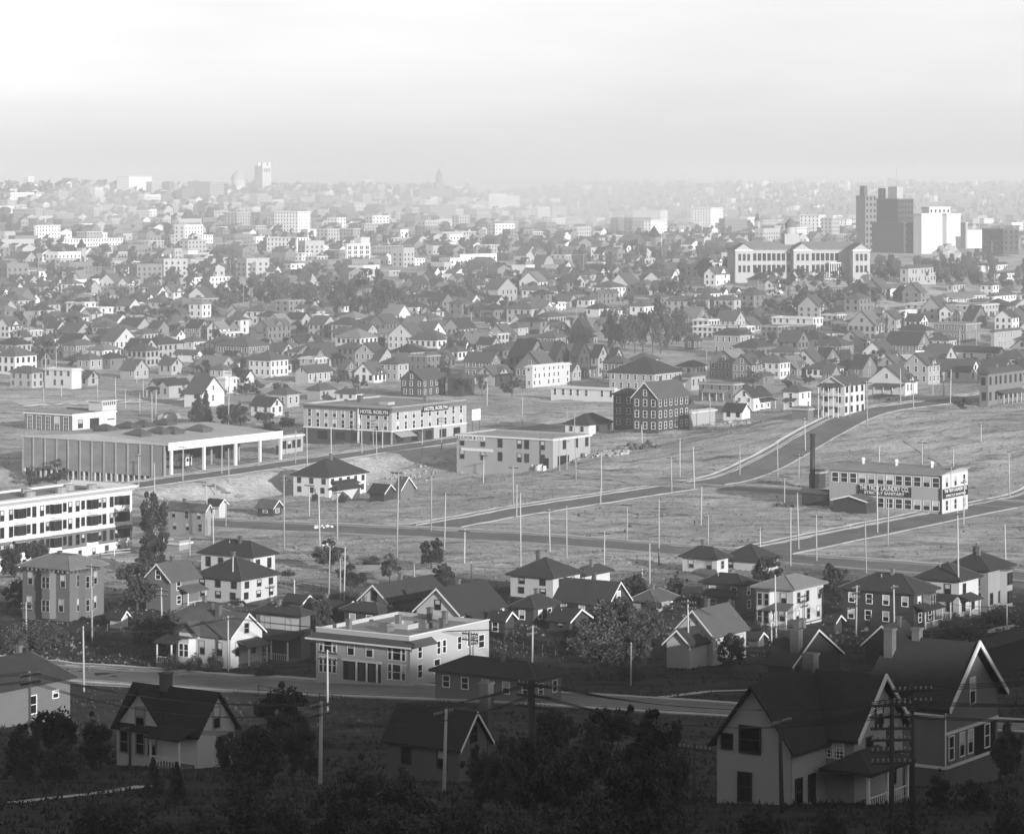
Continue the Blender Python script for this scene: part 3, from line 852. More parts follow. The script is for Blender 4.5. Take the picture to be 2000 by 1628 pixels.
# ---------------------------------------------------------------- landmarks
def block(spec, label, name='building', cat='building', wall='wall_l', roofm=None, cornice=.6, cm=None, para=.4, lo=-2.5, psi=None, Y=None):
    """flat-roofed building without windows: returns thing, left length a, right length b, height h"""
    xl, xc, xr, yb, ye = map(float, spec.split()); p, a, b, h = hosize(xl, xc, xr, yb, ye, Y, psi)
    T = thing(name, label, cat, p, PHI if psi is None else psi)
    W = MB(); W.box(0, b, 0, a, lo, h, 0, 'bt'); e = .3
    W.box(e, b - e, e, a - e, h - para - .1, h, 0, 'bt')
    for q in (((0, 0), (b, 0), (b - e, e), (e, e)), ((b, 0), (b, a), (b - e, a - e), (b - e, e)), ((b, a), (0, a), (e, a - e), (b - e, a - e)), ((0, a), (0, 0), (e, e), (e, a - e))):
        W.poly([(x, y, h) for x, y in q])
    obj('wall', W, MATS[wall], T)
    R_ = MB(); R_.box(e, b - e, e, a - e, h - para - .3, h - para); obj('roof', R_, roofm or M_tar, T)
    if cornice:
        c = MB()
        for (x0, x1, y0, y1) in ((-cornice, b + cornice, -cornice, 0), (-cornice, b + cornice, a, a + cornice), (-cornice, 0, 0, a), (b, b + cornice, 0, a)): c.box(x0, x1, y0, y1, h - .55, h - .2)
        obj('cornice', c, cm or M_trim, T)
    USED.append((p.x + RX * b / 2 + LX * a / 2, p.y + RY * b / 2 + LY * a / 2, math.hypot(a, b) / 2))
    return T, a, b, h
def part(T, name, m, *boxes):
    mb = MB()
    for q in boxes: mb.box(*q)
    return obj(name, mb, m, T)
def row(T, face, L, n, z, w, h, st='wd', near=True, m0=.0, m1=.0, skip=(), off=0.0):
    for i in range(n):
        if i in skip: continue
        window(T, face, m0 + (L - m0 - m1) * (i + .5) / n, z, w, h, st, near, off)
def text(parent, s, loc, size, face, m, w=None):
    c = bpy.data.curves.new('lettering', 'FONT'); c.body = s; c.size = size; c.extrude = .015; c.align_x = 'CENTER'; c.align_y = 'CENTER'; c.offset = size * .018
    c.materials.append(m); o = bpy.data.objects.new('lettering', c); link(o, parent); o.location = loc
    bpy.context.view_layer.update(); dg = bpy.context.evaluated_depsgraph_get(); me = bpy.data.meshes.new_from_object(o.evaluated_get(dg))
    bpy.data.objects.remove(o); o = bpy.data.objects.new('lettering', me); link(o, parent); o.location = loc; o.rotation_euler = (math.pi / 2, 0, 0)
    xs = [v.co.x for v in me.vertices]; o.scale.x = w / (max(xs) - min(xs)); return o
def sign(T, face, t0, t1, z0, z1, lines, m=None, tm=None, off=.12, label=None):
    """a board on a face; text read from the street"""
    S = bpy.data.objects.new('sign', MB().box(-(t1 - t0) / 2, (t1 - t0) / 2, -.06, .06, -(z1 - z0) / 2, (z1 - z0) / 2).mesh('sign', m or M_sign)); link(S, T)
    t, z = (t0 + t1) / 2, (z0 + z1) / 2
    S.location = (t, -off, z) if face == 'R' else (-off, t, z); S.rotation_euler = (0, 0, 0 if face == 'R' else -math.pi / 2)
    if label: S['label'] = label
    n = len(lines)
    for i, (s, sz, w) in enumerate(lines):
        text(S, s, (0, -.085, ((n - 1) / 2 - i) * (z1 - z0) / n), sz, face, tm or M_trim, w)
    return S

# --- hotel
T, a, b, h = block("593 765 911 869 795", "long three-storey corner hotel with pale upper floors and dark shopfronts", 'hotel', 'hotel', 'wall_l', cornice=.9, cm=MATS['wall_m'], lo=-4)
g = h * .36
part(T, 'shopfront', MATS['wall_d'], (-.12, 0, .3, a - .3, -1, g - .15), (.3, b * .55, -.12, 0, -1, g - .15))
part(T, 'string_course', M_trim, (-.22, 0, -.22, a, g - .15, g + .12), (0, b, -.22, 0, g - .15, g + .12))
part(T, 'frieze', MATS['wall_m'], (-.1, 0, -.1, a, h - 1.5, h - .55), (0, b, -.1, 0, h - 1.5, h - .55))
for z in (g + (h - g) * .2, g + (h - g) * .62):
    row(T, 'L', a, 10, z, 1.0, 1.9, 'wd', True, .6, .6); row(T, 'R', b, 9, z, 1.0, 1.9, 'wd', True, .8, .8)
for i in range(4):
    t = a * (.12 + .2 * i); o = part(T, 'shop_window', M_glass, (-.16, -.13, t, t + 3.2, .6, g - .8))
for i in range(5):
    t = b * (.06 + .19 * i); part(T, 'shop_window', M_glass, (t, t + 3.0, -.16, -.121, .5, g - .8))
part(T, 'pilaster', M_trim, (-.3, 0, a * .36, a * .36 + .5, -.5, h - .6))
mb = MB(); mb.prism([(-.1, g - .4), (-2.4, g - 1.5), (-2.4, g - 1.42), (-.1, g - .3)], 'x', .8, 8); obj('awning', mb, MATS['wall_l'], T)
sign(T, 'L', .6, 10.2, h - 2.2, h - .75, [('HOTEL ROSLYN', 1.25, 8.8)], off=.25); sign(T, 'R', b * .40, b * .40 + 11.5, h - 2.1, h - .65, [('HOTEL ROSLYN', 1.25, 10.4)], off=.25)
chimney(T, b * .45, a * .75, h - .6, h + 1.2, 1.2); chimney(T, b * .8, a * .3, h - .6, h + .9, .9)
part(T, 'roof_hatch', M_tar, (b * .3, b * .3 + 3, a * .3, a * .3 + 3, h - .4, h + .3))
# hanging side sign beyond its far corner
S = thing('street_sign', 'upright white advertising board on posts past the end of the hotel', 'sign', pix(930, 842), PHI)
part(S, 'board', M_trim, (-2, 2, -.08, .08, 3, 6)); part(S, 'post', M_wood, (-1.8, -1.65, -.1, .1, -1, 3)); part(S, 'post', M_wood, (1.65, 1.8, -.1, .1, -1, 3))
# --- car barn office
T, a, b, h = block("541 547 592 888 851", "small pale one-storey office with sash windows between car barn and hotel", 'office', 'building', 'wall_l', cornice=.35)
row(T, 'R', b, 4, h * .5, 1.3, 1.8, 'dd', True, .8, .8); part(T, 'door', M_dtrim, (-.05, 0, .3, 1.3, 0, 2.3))
# --- streetcar barn
p, a, b, h = hosize(44, 322, 542, 929, 867)
T = thing('streetcar_barn', 'huge brick streetcar barn with open white-fascia front and buttressed long side', 'car barn', p, PHI); fl = .1
M_bw = mat('barn_brick', .24, var=.45, nscale=.12, streak=(1, 1, 3), fine=(1.5, .2), rnd=.15)
mat('barn_brick_pale', .3, var=.3, nscale=.3); W = MB(); W.box(0, .5, 0, a, -.3, h); W.box(.5, b, a - .5, a, -4, h); W.box(b - .5, b, 12, a - .5, -4, h); obj('wall', W, M_bw, T)
for i in range(13):
    part(T, 'buttress', MATS['barn_brick_pale'], (-.22, 0, a * i / 12 - (.3 if i == 12 else 0), a * i / 12 + .34 - (.3 if i == 12 else 0), -4.5, h - .2))
for i in range(26):
    t = .9 + (a - 1.6) * i / 25
    part(T, 'pillar', M_conc, (0.02, .42, t, t + .35, -5, -.3))
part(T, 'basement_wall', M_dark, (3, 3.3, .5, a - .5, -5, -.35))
part(T, 'floor', MATS['pavement'], (.5, b - .5, 0.2, a - .5, -.4, fl))
rf = MB(); rf.poly([(-.3, -1.2, h), (b + .3, -1.2, h), (b + .3, a * .5, h + 1.5), (-.3, a * .5, h + 1.5)]); rf.poly([(-.3, a * .5, h + 1.5), (b + .3, a * .5, h + 1.5), (b + .3, a + .3, h), (-.3, a + .3, h)])
rf.poly([(-.3, -1.2, h), (-.3, a * .5, h + 1.5), (-.3, a + .3, h)]); rf.poly([(-.3, a + .3, h - .3), (-.3, -1.2, h - .3), (-.3, -1.2, h), (-.3, a + .3, h)])
rf.poly([(-.3, -1.2, h - .3), (b + .3, -1.2, h - .3), (b + .3, a + .3, h - .3), (-.3, a + .3, h - .3)])
obj('roof', rf, mat('barn_roof', .5, var=.3, nscale=.15, fine=(1.5, .15)), T)
part(T, 'fascia', M_trim, (-.3, b + .3, -1.45, -1.2, h - 1.5, h + .35))
for i, t in enumerate((.02, .30, .58, .80, .99)): part(T, 'front_column', M_trim, (b * t, b * t + .6, -1.3, -.7, -.5, h - 1.5))
for i in range(4):
    for j in range(3): part(T, 'inner_column', MATS['wall_l'], (b * (.13 + .25 * i), b * (.13 + .25 * i) + .4, 8 + 11 * j, 8.4 + 11 * j, 0, h - .3))
for fx, fy in ((.15, .30), (.33, .30), (.40, .27), (.62, .25), (.25, .62), (.45, .62), (.55, .60), (.72, .58)):
    mb = MB(); zz = h + 1.5 * (1 - abs(fy - .5) * 2); hip_mesh(mb, b * fx - 2, b * fx + 2, a * fy - 2.6, a * fy + 2.6, zz + .5, .5, .1); mb.box(b * fx - 1.8, b * fx + 1.8, a * fy - 2.4, a * fy + 2.4, zz - .5, zz + .5, 0, 'b'); obj('skylight', mb, MATS['roof_m'], T)
USED.append((p.x + RX * b / 2 + LX * a / 2, p.y + RY * b / 2 + LY * a / 2, math.hypot(a, b) / 2))
Bp, Ba, Bb = p, a, b
def streetcar(x, y, lab):
    q = Bp + Vector((RX * x + LX * y, RY * x + LY * y, .1)); S = thing('streetcar', lab, 'streetcar', q, PHI)
    part(S, 'body', MATS['wall_m'], (0, 2.5, 0, 11, .7, 1.9), (0.04, 2.46, 0.04, 10.96, 2.75, 3.05)); part(S, 'truck', M_iron, (.2, 2.3, 1.2, 3.4, 0, .7), (.2, 2.3, 7.6, 9.8, 0, .7))
    mb = MB(); mb.prism([(-.15, 3.05), (.2, 3.35), (.7, 3.4), (.75, 3.7), (1.75, 3.7), (1.8, 3.4), (2.3, 3.35), (2.65, 3.05)], 'y', -.3, 11.3); obj('roof', mb, MATS['roof_l'], S)
    for i in range(8):
        for xx in (0, 2.46): part(S, 'window_post', MATS['wall_m'], (xx, xx + .04, .1 + i * 1.52, .3 + i * 1.52, 1.9, 2.75))
    part(S, 'windscreen', M_trim, (.1, 2.4, -.03, 0, .9, 2.9)); part(S, 'front_window', M_glass, (.35, 1.15, -.06, -.03, 1.8, 2.7), (1.35, 2.15, -.06, -.03, 1.8, 2.7))
streetcar(Bb * .33, 5.5, 'white-fronted streetcar nosing out of the barn mouth'); streetcar(Bb * .2, 9, 'dim streetcar parked deeper inside the barn by its brick side')
M_rail = mat('rail', .25, rough=.4, var=.1)
for i in range(3):
    q0 = Bp + Vector((RX * Bb * (.2 + .27 * i), RY * Bb * (.2 + .27 * i), 0)); P = [q0, q0 - Vector((LX, LY, 0)) * 8 + Vector((RX, RY, 0)) * 2, q0 - Vector((LX, LY, 0)) * 15 + Vector((RX, RY, 0)) * 12]
    for sd in (-.75, .75): o = strip('rail', P, .06, .16, M_iron, 0, sd)
strip('forecourt', [uv(-14, 129.5), uv(66, 129.5)], 3.4, .045, M_walk)
# --- substation behind the barn
T, a, b, h = block("48 141 226 846 808", "brick power substation with tall narrow windows and a raised pale corner", 'substation', 'building', 'wall_m', cornice=.3)
part(T, 'pale_wall', MATS['wall_w'], (0.0, b + .06, -.08, 0, -2, h - .1)); row(T, 'L', a, 5, h * .42, 1.7, 4.2, 'wt', True, .6, .3)
window(T, 'R', b * .18, h * .45, 1.8, 2.2, 'dt', True, .09); window(T, 'R', b * .5, h * .42, 3.6, 2.6, 'dt', True, .09)
part(T, 'corner_parapet', MATS['wall_w'], (b * .68, b + .06, -.2, 5, h - .02, h + 2.6), (b * .64, b + .3, -.5, 5.2, h + 2.6, h + 2.95)); part(T, 'lintel', M_wood, (b * .8, b * .95, -.4, -.2, h - 2.6, h - 2.3))
for i in range(6): part(T, 'bracket', M_dtrim, (b * (.70 + .05 * i), b * (.70 + .05 * i) + .25, -.45, -.2, h + 1.6, h + 2.5))
# --- left apartment block
T, a, b, h = block("-140 -20 258 1119 985", "four-level white apartment block with shallow bay windows and a grey brick third floor", 'apartment_block', 'apartment building', 'wall_w', cornice=0)
mb = MB(); mb.prism([(.0, h + .5), (-1.1, h + .35), (-1.1, h + .05), (0.0, h - .7)], 'x', -.5, b + .5); obj('cornice', mb, M_trim, T)
mb = MB(); mb.prism([(a + .3, h + .5), (0, h + .5), (0, h - .2), (a + .3, h - .2)], 'x', b, b + .45); obj('parapet', mb, M_trim, T)
bs = h * .18; fh = (h - bs - .8) / 3
part(T, 'brick_band', MATS['wall_m'], (-.02, b + .05, -.07, 0, bs, bs + fh * .98))
part(T, 'band', M_trim, (0, b + .08, -.14, 0, bs - .12, bs + .1), (0, b + .08, -.14, 0, bs + fh - .1, bs + fh + .2))
for i, t in enumerate((.2, .325, .445, .575, .705, .82, .935)):
    x = b * t
    for k in range(3):
        z0 = bs + fh * k
        if i % 2 == 0:
            B = bpy.data.objects.new('bay_window', MB().prism([(x - 1.5, 0), (x - .95, -.75), (x + .95, -.75), (x + 1.5, 0)], 'z', z0 + .15, z0 + .75).mesh('bay_window', M_trim)); link(B, T)
            q = MB().prism([(x - 1.45, 0.02), (x - .92, -.7), (x + .92, -.7), (x + 1.45, .02)], 'z', z0 + .75, z0 + fh - .5); obj('pane', q, M_glass, B)
            q = MB(); 
            for xx in (-.92, -.3, .3, .92): q.box(x + xx - .06, x + xx + .06, -.76, -.66, z0 + .75, z0 + fh - .5)
            for xx in (-1.45, 1.33): q.box(x + xx, x + xx + .12, -.14, .0, z0 + .75, z0 + fh - .5)
            obj('mullion', q, M_dtrim, B); q = MB().prism([(x - 1.5, 0), (x - .95, -.75), (x + .95, -.75), (x + 1.5, 0)], 'z', z0 + fh - .5, z0 + fh - .35); obj('bay_head', q, M_ltrim if k < 2 else M_trim, B)
        else:
            for dx in (-1.0, 1.0): window(T, 'R', x + dx, z0 + fh * .52, .85, 1.7, 'dd', True, .075)
for t in (.08, .14):
    for k in range(3): window(T, 'R', b * t, bs + fh * (k + .52), .85, 1.7, 'dd', True, .075)
for t in (.26, .39, .51, .64, .76, .88):
    for k in range(3): window(T, 'R', b * t, bs + fh * (k + .55), .7, 1.4, 'dd', True, .075)
for t in (.10, .30, .62, .72, .90, .96): window(T, 'R', b * t, bs * .5, .8, 1.1, 'gd', True)
for t in (.45, .80): part(T, 'door', M_dtrim, (b * t, b * t + 1, -.06, 0, -.3, 1.9))
for t, y in ((.2, .45), (.42, .35), (.5, .6), (.66, .4), (.78, .55), (.84, .3)):
    mb = MB().tube((b * t, a * y, h - .5), (b * t, a * y, h + .7), 1.1, 1.0, 10); obj('roof_ventilator', mb, M_ltrim, T)
# --- storehouse
T, a, b, h = block("892 1080 1153 915 856", "two-storey pale storehouse with boarded front and crates by its corner", 'storehouse', 'warehouse', 'wall_l', cornice=.35)
for z in (h * .3, h * .75):
    for t in (.05, .28, .47, .68, .76, .93): window(T, 'L', a * (1 - t * .95) - .3, z, 1.1, 1.9, 'dd', True)
for t in (.3, .62, .9): window(T, 'R', b * t, h * .75, 1.2, 2.0, 'dd', True)
part(T, 'loading_door', M_dark, (b * .12, b * .42, -.06, 0, 0, 2.8)); part(T, 'loading_door', M_dark, (-.06, 0, 1.2, 2.6, 0, 2.4)); part(T, 'drainpipe', M_dtrim, (-.12, 0, 3.4, 3.6, 0, h))
sign(T, 'L', a * .70, a * .98, h - 1.5, h - .45, [('J.G.FOX & CO.', 1.0, 7.4)], M_trim, M_sign); sign(T, 'L', a * .62, a * .96, h * .42, h * .62, [('FURNITURE', .6, 4.5)], MATS['wall_l'], M_ltrim) if False else None
part(T, 'notice_board', M_trim, (-.16, -.04, a * .62, a * .95, h * .43, h * .53))
for i in range(14):
    q = pix(1036 + (i % 7) * 4.6, 916 + (i // 7) * 3); c = MB().box(-.35, .35, -.35, .35, -.1, .9 + .3 * (i % 3)); o = obj('crate', c, M_trim if i % 3 else MATS['wall_l'], None, q, PHI + .3 * i)
    tag(o, 'pale crate standing among the goods outside the storehouse corner', 'crate', 'crates outside the storehouse')
# --- laundry
p, a, b, h = hosize(1620, 1838, 1890, 1004, 928)
T = thing('laundry', 'two-storey laundry works with long sash-windowed front and black painted sign', 'laundry', p, PHI)
W = MB(); W.box(0, b, 0, a, -2.5, h, 0, 'bt'); W.poly([(0, 0, h), (b, 0, h), (b, 0, h + .5), (b * .75, 0, h + .75), (b * .5, 0, h + .7), (b * .25, 0, h + .4)])
W.poly([(0, a, h), (b, a, h), (b, a, h + .5), (b * .75, a, h + .75), (b * .5, a, h + .7), (b * .25, a, h + .4)]); obj('wall', W, MATS['siding_p'], T)
mb = MB(); pr = [(-.5, h - .05), (b * .25, h + .4), (b * .5, h + .7), (b * .75, h + .75), (b + .3, h + .5)]; mb.prism(pr + [(x, z + .15) for x, z in pr[::-1]], 'y', -.4, a + .3); obj('roof', mb, M_tar, T)
part(T, 'painted_sunlit_end', MATS['wall_w'], (.3, b - .05, -.05, 0, -.5, h)); part(T, 'corner_board', M_dtrim, (-.06, .3, -.08, .0, -.5, h), (-.06, 0, -.08, .5, -.5, h))  # whiter end panel carries the sun's brightness in its colour
for z in (h * .2, h * .8):
    for i in range(12):
        if z < h * .5 and i > 7: continue
        window(T, 'L', a * (.045 + .082 * i), z, 1.4, 1.8, 'wd', True)
for z in (h * .2, h * .8):
    for t in (.2, .52, .85): window(T, 'R', b * t, z, 1.1, 1.9, 'wd', True, .06)
sign(T, 'L', a * .26, a * .74, h * .385, h * .635, [('THE TROY LAUNDRY CO.', 1.35, a * .44), ('STRICTLY SANITARY', .8, a * .36)], off=.14)
sign(T, 'R', b * .04, b * .97, h * .385, h * .635, [('THE TROY LAUNDRY CO.', .9, b * .85), ('STRICTLY SANITARY', .6, b * .75)], off=.2)
for t in (.2, .52, .82):
    mb = MB().tube((b * .5, a * t, h + .6), (b * .5, a * t, h + 1.6), .3, .3, 8); mb.tube((b * .5, a * t, h + 1.6), (b * .5, a * t, h + 2.1), .55, .3, 8); obj('roof_ventilator', mb, M_trim, T)
USED.append((p.x + RX * b / 2 + LX * a / 2, p.y + RY * b / 2 + LY * a / 2, math.hypot(a, b) / 2))
q = pix(1587, 972); q = Vector((q.x, q.y, q.z)); hh = (972 - 847) * q.y / F
S = thing('smokestack', 'tall black iron smokestack beside the laundry', 'chimney', q)
obj('shaft', MB().tube((0, 0, -.5), (0, 0, hh), .55, .5, 12), M_iron, S, smooth=True); obj('rim', MB().tube((0, 0, hh - .4), (0, 0, hh), .62, .62, 12), M_iron, S); part(S, 'base', M_brick, (-1.2, 1.2, -1.2, 1.2, -.5, 1.6))
house("1566 1630 1640 991 964 gR dm n c0 k.4 q", "low dark boiler shed at the foot of the iron smokestack", name='shed', cat='shed')
house("1628 1692 1712 1003 980 gL dm n c0 k.25 q", "low dark lean-to shed against the laundry front", name='shed', cat='shed')
house("1580 1600 1612 955 918 flat d n c0", "square dark tank house behind the iron smokestack", name='shed', cat='shed')
# --- lodging house complex
house("1236 1284 1346 846 777 gL dm s3 a k1.0 wwd c1 p0".replace(' p0', ''), "dark shingled lodging house with white trim and a tall side gable", name='lodging_house', cat='house')
house("1198 1238 1258 838 772 hip dd s3 a wwd c0", "dark hip-roofed wing standing behind the gabled lodging house", name='lodging_house', cat='house')
# --- white three-storey house on the climbing street
house("1604 1648 1689 813 752 gL wm s3 a wdd c2 k.6", "white three-storey house with stacked rear porches on the climbing street", name='house', cat='house')
p, a, b, h = hosize(1604, 1648, 1689, 813, 752)
B = thing('balcony_stack', 'open white balconies stacked on the rear of the tall white house', 'balcony', p, PHI)
for k in (1, 2): part(B, 'deck', M_trim, (-2.2, -.03, .3, a - .3, h * k / 3 - .12, h * k / 3)); part(B, 'rail', M_trim, (-2.2, -2.1, .3, a - .3, h * k / 3 + .9, h * k / 3 + 1.0), (-2.2, -2.12, .3, a - .3, h * k / 3 + .3, h * k / 3 + .4))
for i in range(5): part(B, 'post', M_trim, (-2.2, -2.05, .3 + (a - .75) * i / 4, .45 + (a - .75) * i / 4, -1, h * .98))
mb = MB(); mb.prism([(-.03, h + .2), (-2.6, h - .45), (-2.6, h - .3), (-.03, h + .4)], 'y', 0, a); obj('balcony_roof', mb, MATS['roof_m'], B)
# --- house below the embankment, sheds
house("573 643 715 971 932 hip wd s2 a wdd c1 k.6", "white hip-roofed house sunk below the street embankment")
house("648 660 703 978 957 hip wd n c0 k.6", "white lean-to kitchen house with pointed dark roof below the embankment")
house("722 750 770 979 962 gR dd n c0", "dark gabled shed under the embankment", name='shed', cat='shed')
house("772 782 808 977 955 gR mm n c0", "grey plank shed at the end of the shed row under the embankment", name='shed', cat='shed')
house("503 533 550 1008 991 gR dm c0", "small dark shack in the weeds left of the sunken white house".replace(' left of', ' near'), name='shed', cat='shed')
house("329 401 412 1047 996 gR lm s2 a k1.0 c1", "grey two-storey house with broad roof behind the big yard tree")
house("405 428 441 1012 985 gR wd c0", "small white house with porch squeezed beside the embankment foot")
house("318 350 371 1076 1056 flat l n c0", "pale board shed in the yard behind the white apartment block", name='shed', cat='shed')
# --- school
p = at_depth(1560, 1500); p.z = CAMZ - (533 - HZ) * 1500 / F; psi = math.radians(6); sc = 4.0
T = thing('school', 'long white two-storey school with pedimented pavilions and a dark dome', 'school', p, psi)
wm = mat('school_wall', .42, var=.08, nscale=.2)
def X(px): return (px - 1560) / sc
part(T, 'wall', wm, (X(1430), X(1690), 0, 16, -14, 11.5)); mb = MB(); hip_mesh(mb, X(1430), X(1690), 0, 16, 11.5, .4, .8); obj('roof', mb, MATS['roof_l'], T)
for i, (x0, x1, d) in enumerate(((1431, 1466, 5), (1546, 1582, 5), (1658, 1692, 11))):
    q = MB(); q.box(X(x0), X(x1), -d, 0, -14, 11.5, 0, 'bt'); q.poly([(X(x0), -d, 11.5), (X(x1), -d, 11.5), (X((x0 + x1) / 2), -d, 14.6)]); P = obj('pavilion', q, wm, T)
    L = X(x1) - X(x0); sec = [(X(x0) + s_[0], s_[1]) for s_ in gable_section(L, 11.5, .68, .5, .3)]; obj('pediment_roof', MB().prism(sec, 'y', -d - .6, 6), MATS['roof_l'], P)
    obj('cornice', MB().box(X(x0) - .4, X(x1) + .4, -d - .4, -d, 11.0, 11.5), M_trim, P)
    for z in (2.2, 7.8):
        for t in (.25, .5, .75):
            w_ = obj('window', win_mesh(1.3, 3.2, 'gd')[3], None, P, (X(x0) + L * t, -d, z))
for x0, x1 in ((1468, 1544), (1584, 1640)):
    n = int((x1 - x0) / 9)
    for z in (2.2, 7.8):
        for i in range(n): obj('window', win_mesh(1.5, 3.4, 'dd')[3], None, T, (X(x0 + (x1 - x0) * (i + .5) / n), 0, z))
part(T, 'portico', M_trim, (X(1618), X(1645), -3, 0, 4.6, 5.2), *[(X(1618 + 4.4 * i), X(1618 + 4.4 * i) + .4, -2.8, -2.4, -2, 4.6) for i in range(7)])
def lathe(prof, n=14):
    mb = MB(); k = len(prof)
    for r, z in prof:
        for i in range(n): mb.v.append((r * math.cos(2 * math.pi * i / n), r * math.sin(2 * math.pi * i / n), z))
    for j in range(k - 1):
        for i in range(n): mb.f.append((j * n + i, j * n + (i + 1) % n, (j + 1) * n + (i + 1) % n, (j + 1) * n + i)); mb.mi.append(0)
    return mb
obj('dome_base', MB().box(-3.6, 3.6, -3.6, 3.6, 0, 6), wm, T, (X(1550), 8, 13)); obj('drum', lathe([(2.6, 0), (2.6, 3.4)]), wm, T, (X(1550), 8, 19)); obj('dome', lathe([(2.9, 0), (2.8, 1.2), (2.3, 2.4), (1.4, 3.4), (.4, 4), (.1, 5)]), MATS['wall_m'], T, (X(1550), 8, 22.3), smooth=True)
# --- big hotel on the bluff and its neighbours (a different street grid)
PS = math.radians(40)
def tall(spec, label, tone, ns, nl, nr, wst='w', name='office_block', extra=None, cat='building', Y=None):
    T, a, b, h = block(spec, label, name, cat, 'wall_' + tone, cornice=.5, psi=PS, Y=Y, cm=MATS['wall_' + ('w' if tone in 'wl' else 'm')])
    for face, L, n in (('L', a, nl), ('R', b, nr)):
        if not n: continue
        j = MB()
        for k in range(ns):
            for i in range(n):
                t = L * (i + .5) / n; z = h * (k + .5) / ns; w_ = min(.8, L / n * .28); wh = min(1.0, h / ns * .32)
                if face == 'R': j.box(t - w_, t + w_, -.12, .0, z - wh, z + wh, 0, 'k')
                else: j.box(-.12, 0, t - w_, t + w_, z - wh, z + wh, 0, 'r')
        q = obj('windows', j, M_glass, T); q['kind'] = 'stuff'
    return T, a, b, h
YB = 2060
T, a, b, h = tall("1711 1754 1784 498 388", "great dark bluff-top hotel, its taller central wing", 'd', 10, 0, 5, name='bluff_hotel', cat='hotel', Y=YB)
part(T, 'penthouse', MATS['wall_l'], (1, 7, 2, 10, h - .4, h + 8)); part(T, 'water_tank', M_wood, (1, 4, a - 5, a - 1, h - .4, h + 7)); part(T, 'roof_trellis', M_ltrim, (8, b - 1, 1, 6, h + 1.8, h + 2.2), (8, 8.3, 1, 1.3, h - .4, h + 1.8), (b - 1.3, b - 1, 1, 1.3, h - .4, h + 1.8))
obj('flagpole', MB().tube((5, 6, h + 8), (5, 6, h + 20), .15, .1, 5), M_ltrim, T)
T, a, b, h = tall("1672 1690 1712 500 382", "great dark bluff-top hotel, its narrow chimneyed wing", 'm', 10, 0, 3, name='bluff_hotel', cat='hotel', Y=YB - 12); part(T, 'flue', M_brick, (1, 4, 2, 6, h - .4, h + 6.5))
T, a, b, h = tall("1672 1765 1786 500 434", "lower dark front range of the bluff-top hotel", 'd', 5, 0, 2, name='bluff_hotel', cat='hotel', Y=YB - 30)
T, a, b, h = tall("1784 1800 1841 500 417", "tall blank-walled white loft block beside the bluff-top hotel", 'w', 6, 0, 0, Y=2020)
T, a, b, h = tall("1838 1849 1876 495 417", "narrower blank white loft block with an overhanging cornice", 'w', 6, 0, 0, Y=2030)
T, a, b, h = tall("1800 1815 1856 470 404", "white rooftop storeys rising behind the blank loft blocks", 'w', 4, 0, 5, Y=2070)
T, a, b, h = tall("1876 1886 1890 478 434", "slim white block in the shade of the loft blocks", 'l', 4, 0, 0, Y=2060)
T, a, b, h = tall("1886 1890 1920 478 449", "low white block with pipe on its roof east of the lofts".replace(' east of', ' beyond'), 'w', 2, 0, 0, Y=2100)
T, a, b, h = tall("1918 1960 1990 490 447", "dark brick block beyond the low white block on the bluff", 'd', 4, 6, 3, Y=2000)
# --- white loft with arches
p = pix(676, 518); T, a, b, h = block("674 677 723 518 476", "white loft building with arched top windows and a stub tower", 'loft_building', 'building', 'wall_w', cornice=.6)
j = MB()
for k in range(4):
    for i in range(4):
        t = b * (i + .5) / 4; z = h * (.14 + .22 * k)
        for dx in (-.9, .9): j.box(t + dx - .55, t + dx + .55, -.15, 0, z - 1, z + 1.1, 0, 'k')
obj('windows', j, M_glass, T)['kind'] = 'stuff'; part(T, 'stub_tower', MATS['wall_w'], (b * .62, b, .3, 6, h - .4, h + 4))
# --- cathedral
Yc = 4300; p = at_depth(480, Yc); sc = F / Yc; p.z = CAMZ - (388 - HZ) / sc; T = thing('cathedral', 'domed white cathedral with a tall square bell tower on the skyline', 'cathedral', p, math.radians(25))
q = 1 / sc; part(T, 'nave', MATS['wall_w'], (-34 * q, 34 * q, -2, 30 * q, -10, 20 * q)); part(T, 'transept', MATS['wall_w'], (-22 * q, 6 * q, -6, 40 * q, -10, 24 * q))
obj('drum', lathe([(14 * q, 20 * q), (14 * q, 36 * q)]), MATS['wall_w'], T, (-8 * q, 14, 0)); obj('dome', lathe([(15 * q, 0), (14 * q, 6 * q), (11 * q, 12 * q), (6 * q, 16 * q), (2 * q, 18 * q), (1.6 * q, 21 * q), (.1, 23 * q)]), MATS['wall_l'], T, (-8 * q, 14, 36 * q), smooth=True)
for dx, dy in ((38, -4), (40, 18)):
    bt = part(T, 'bell_tower', MATS['wall_w'], (dx * q - 9 * q, dx * q + 9 * q, dy - 7, dy + 7, -10, 64 * q)); part(bt, 'belfry_opening', M_dark, *[(dx * q + o_ * q - 1.4 * q, dx * q + o_ * q + 1.4 * q, dy - 7.3, dy - 7, 52 * q, 59 * q) for o_ in (-5, 0, 5)])
    for o_ in (-6, 6): part(bt, 'finial', MATS['wall_w'], (dx * q + o_ * q - 2, dx * q + o_ * q + 2, dy - 6, dy - 2, 64 * q, 71 * q))
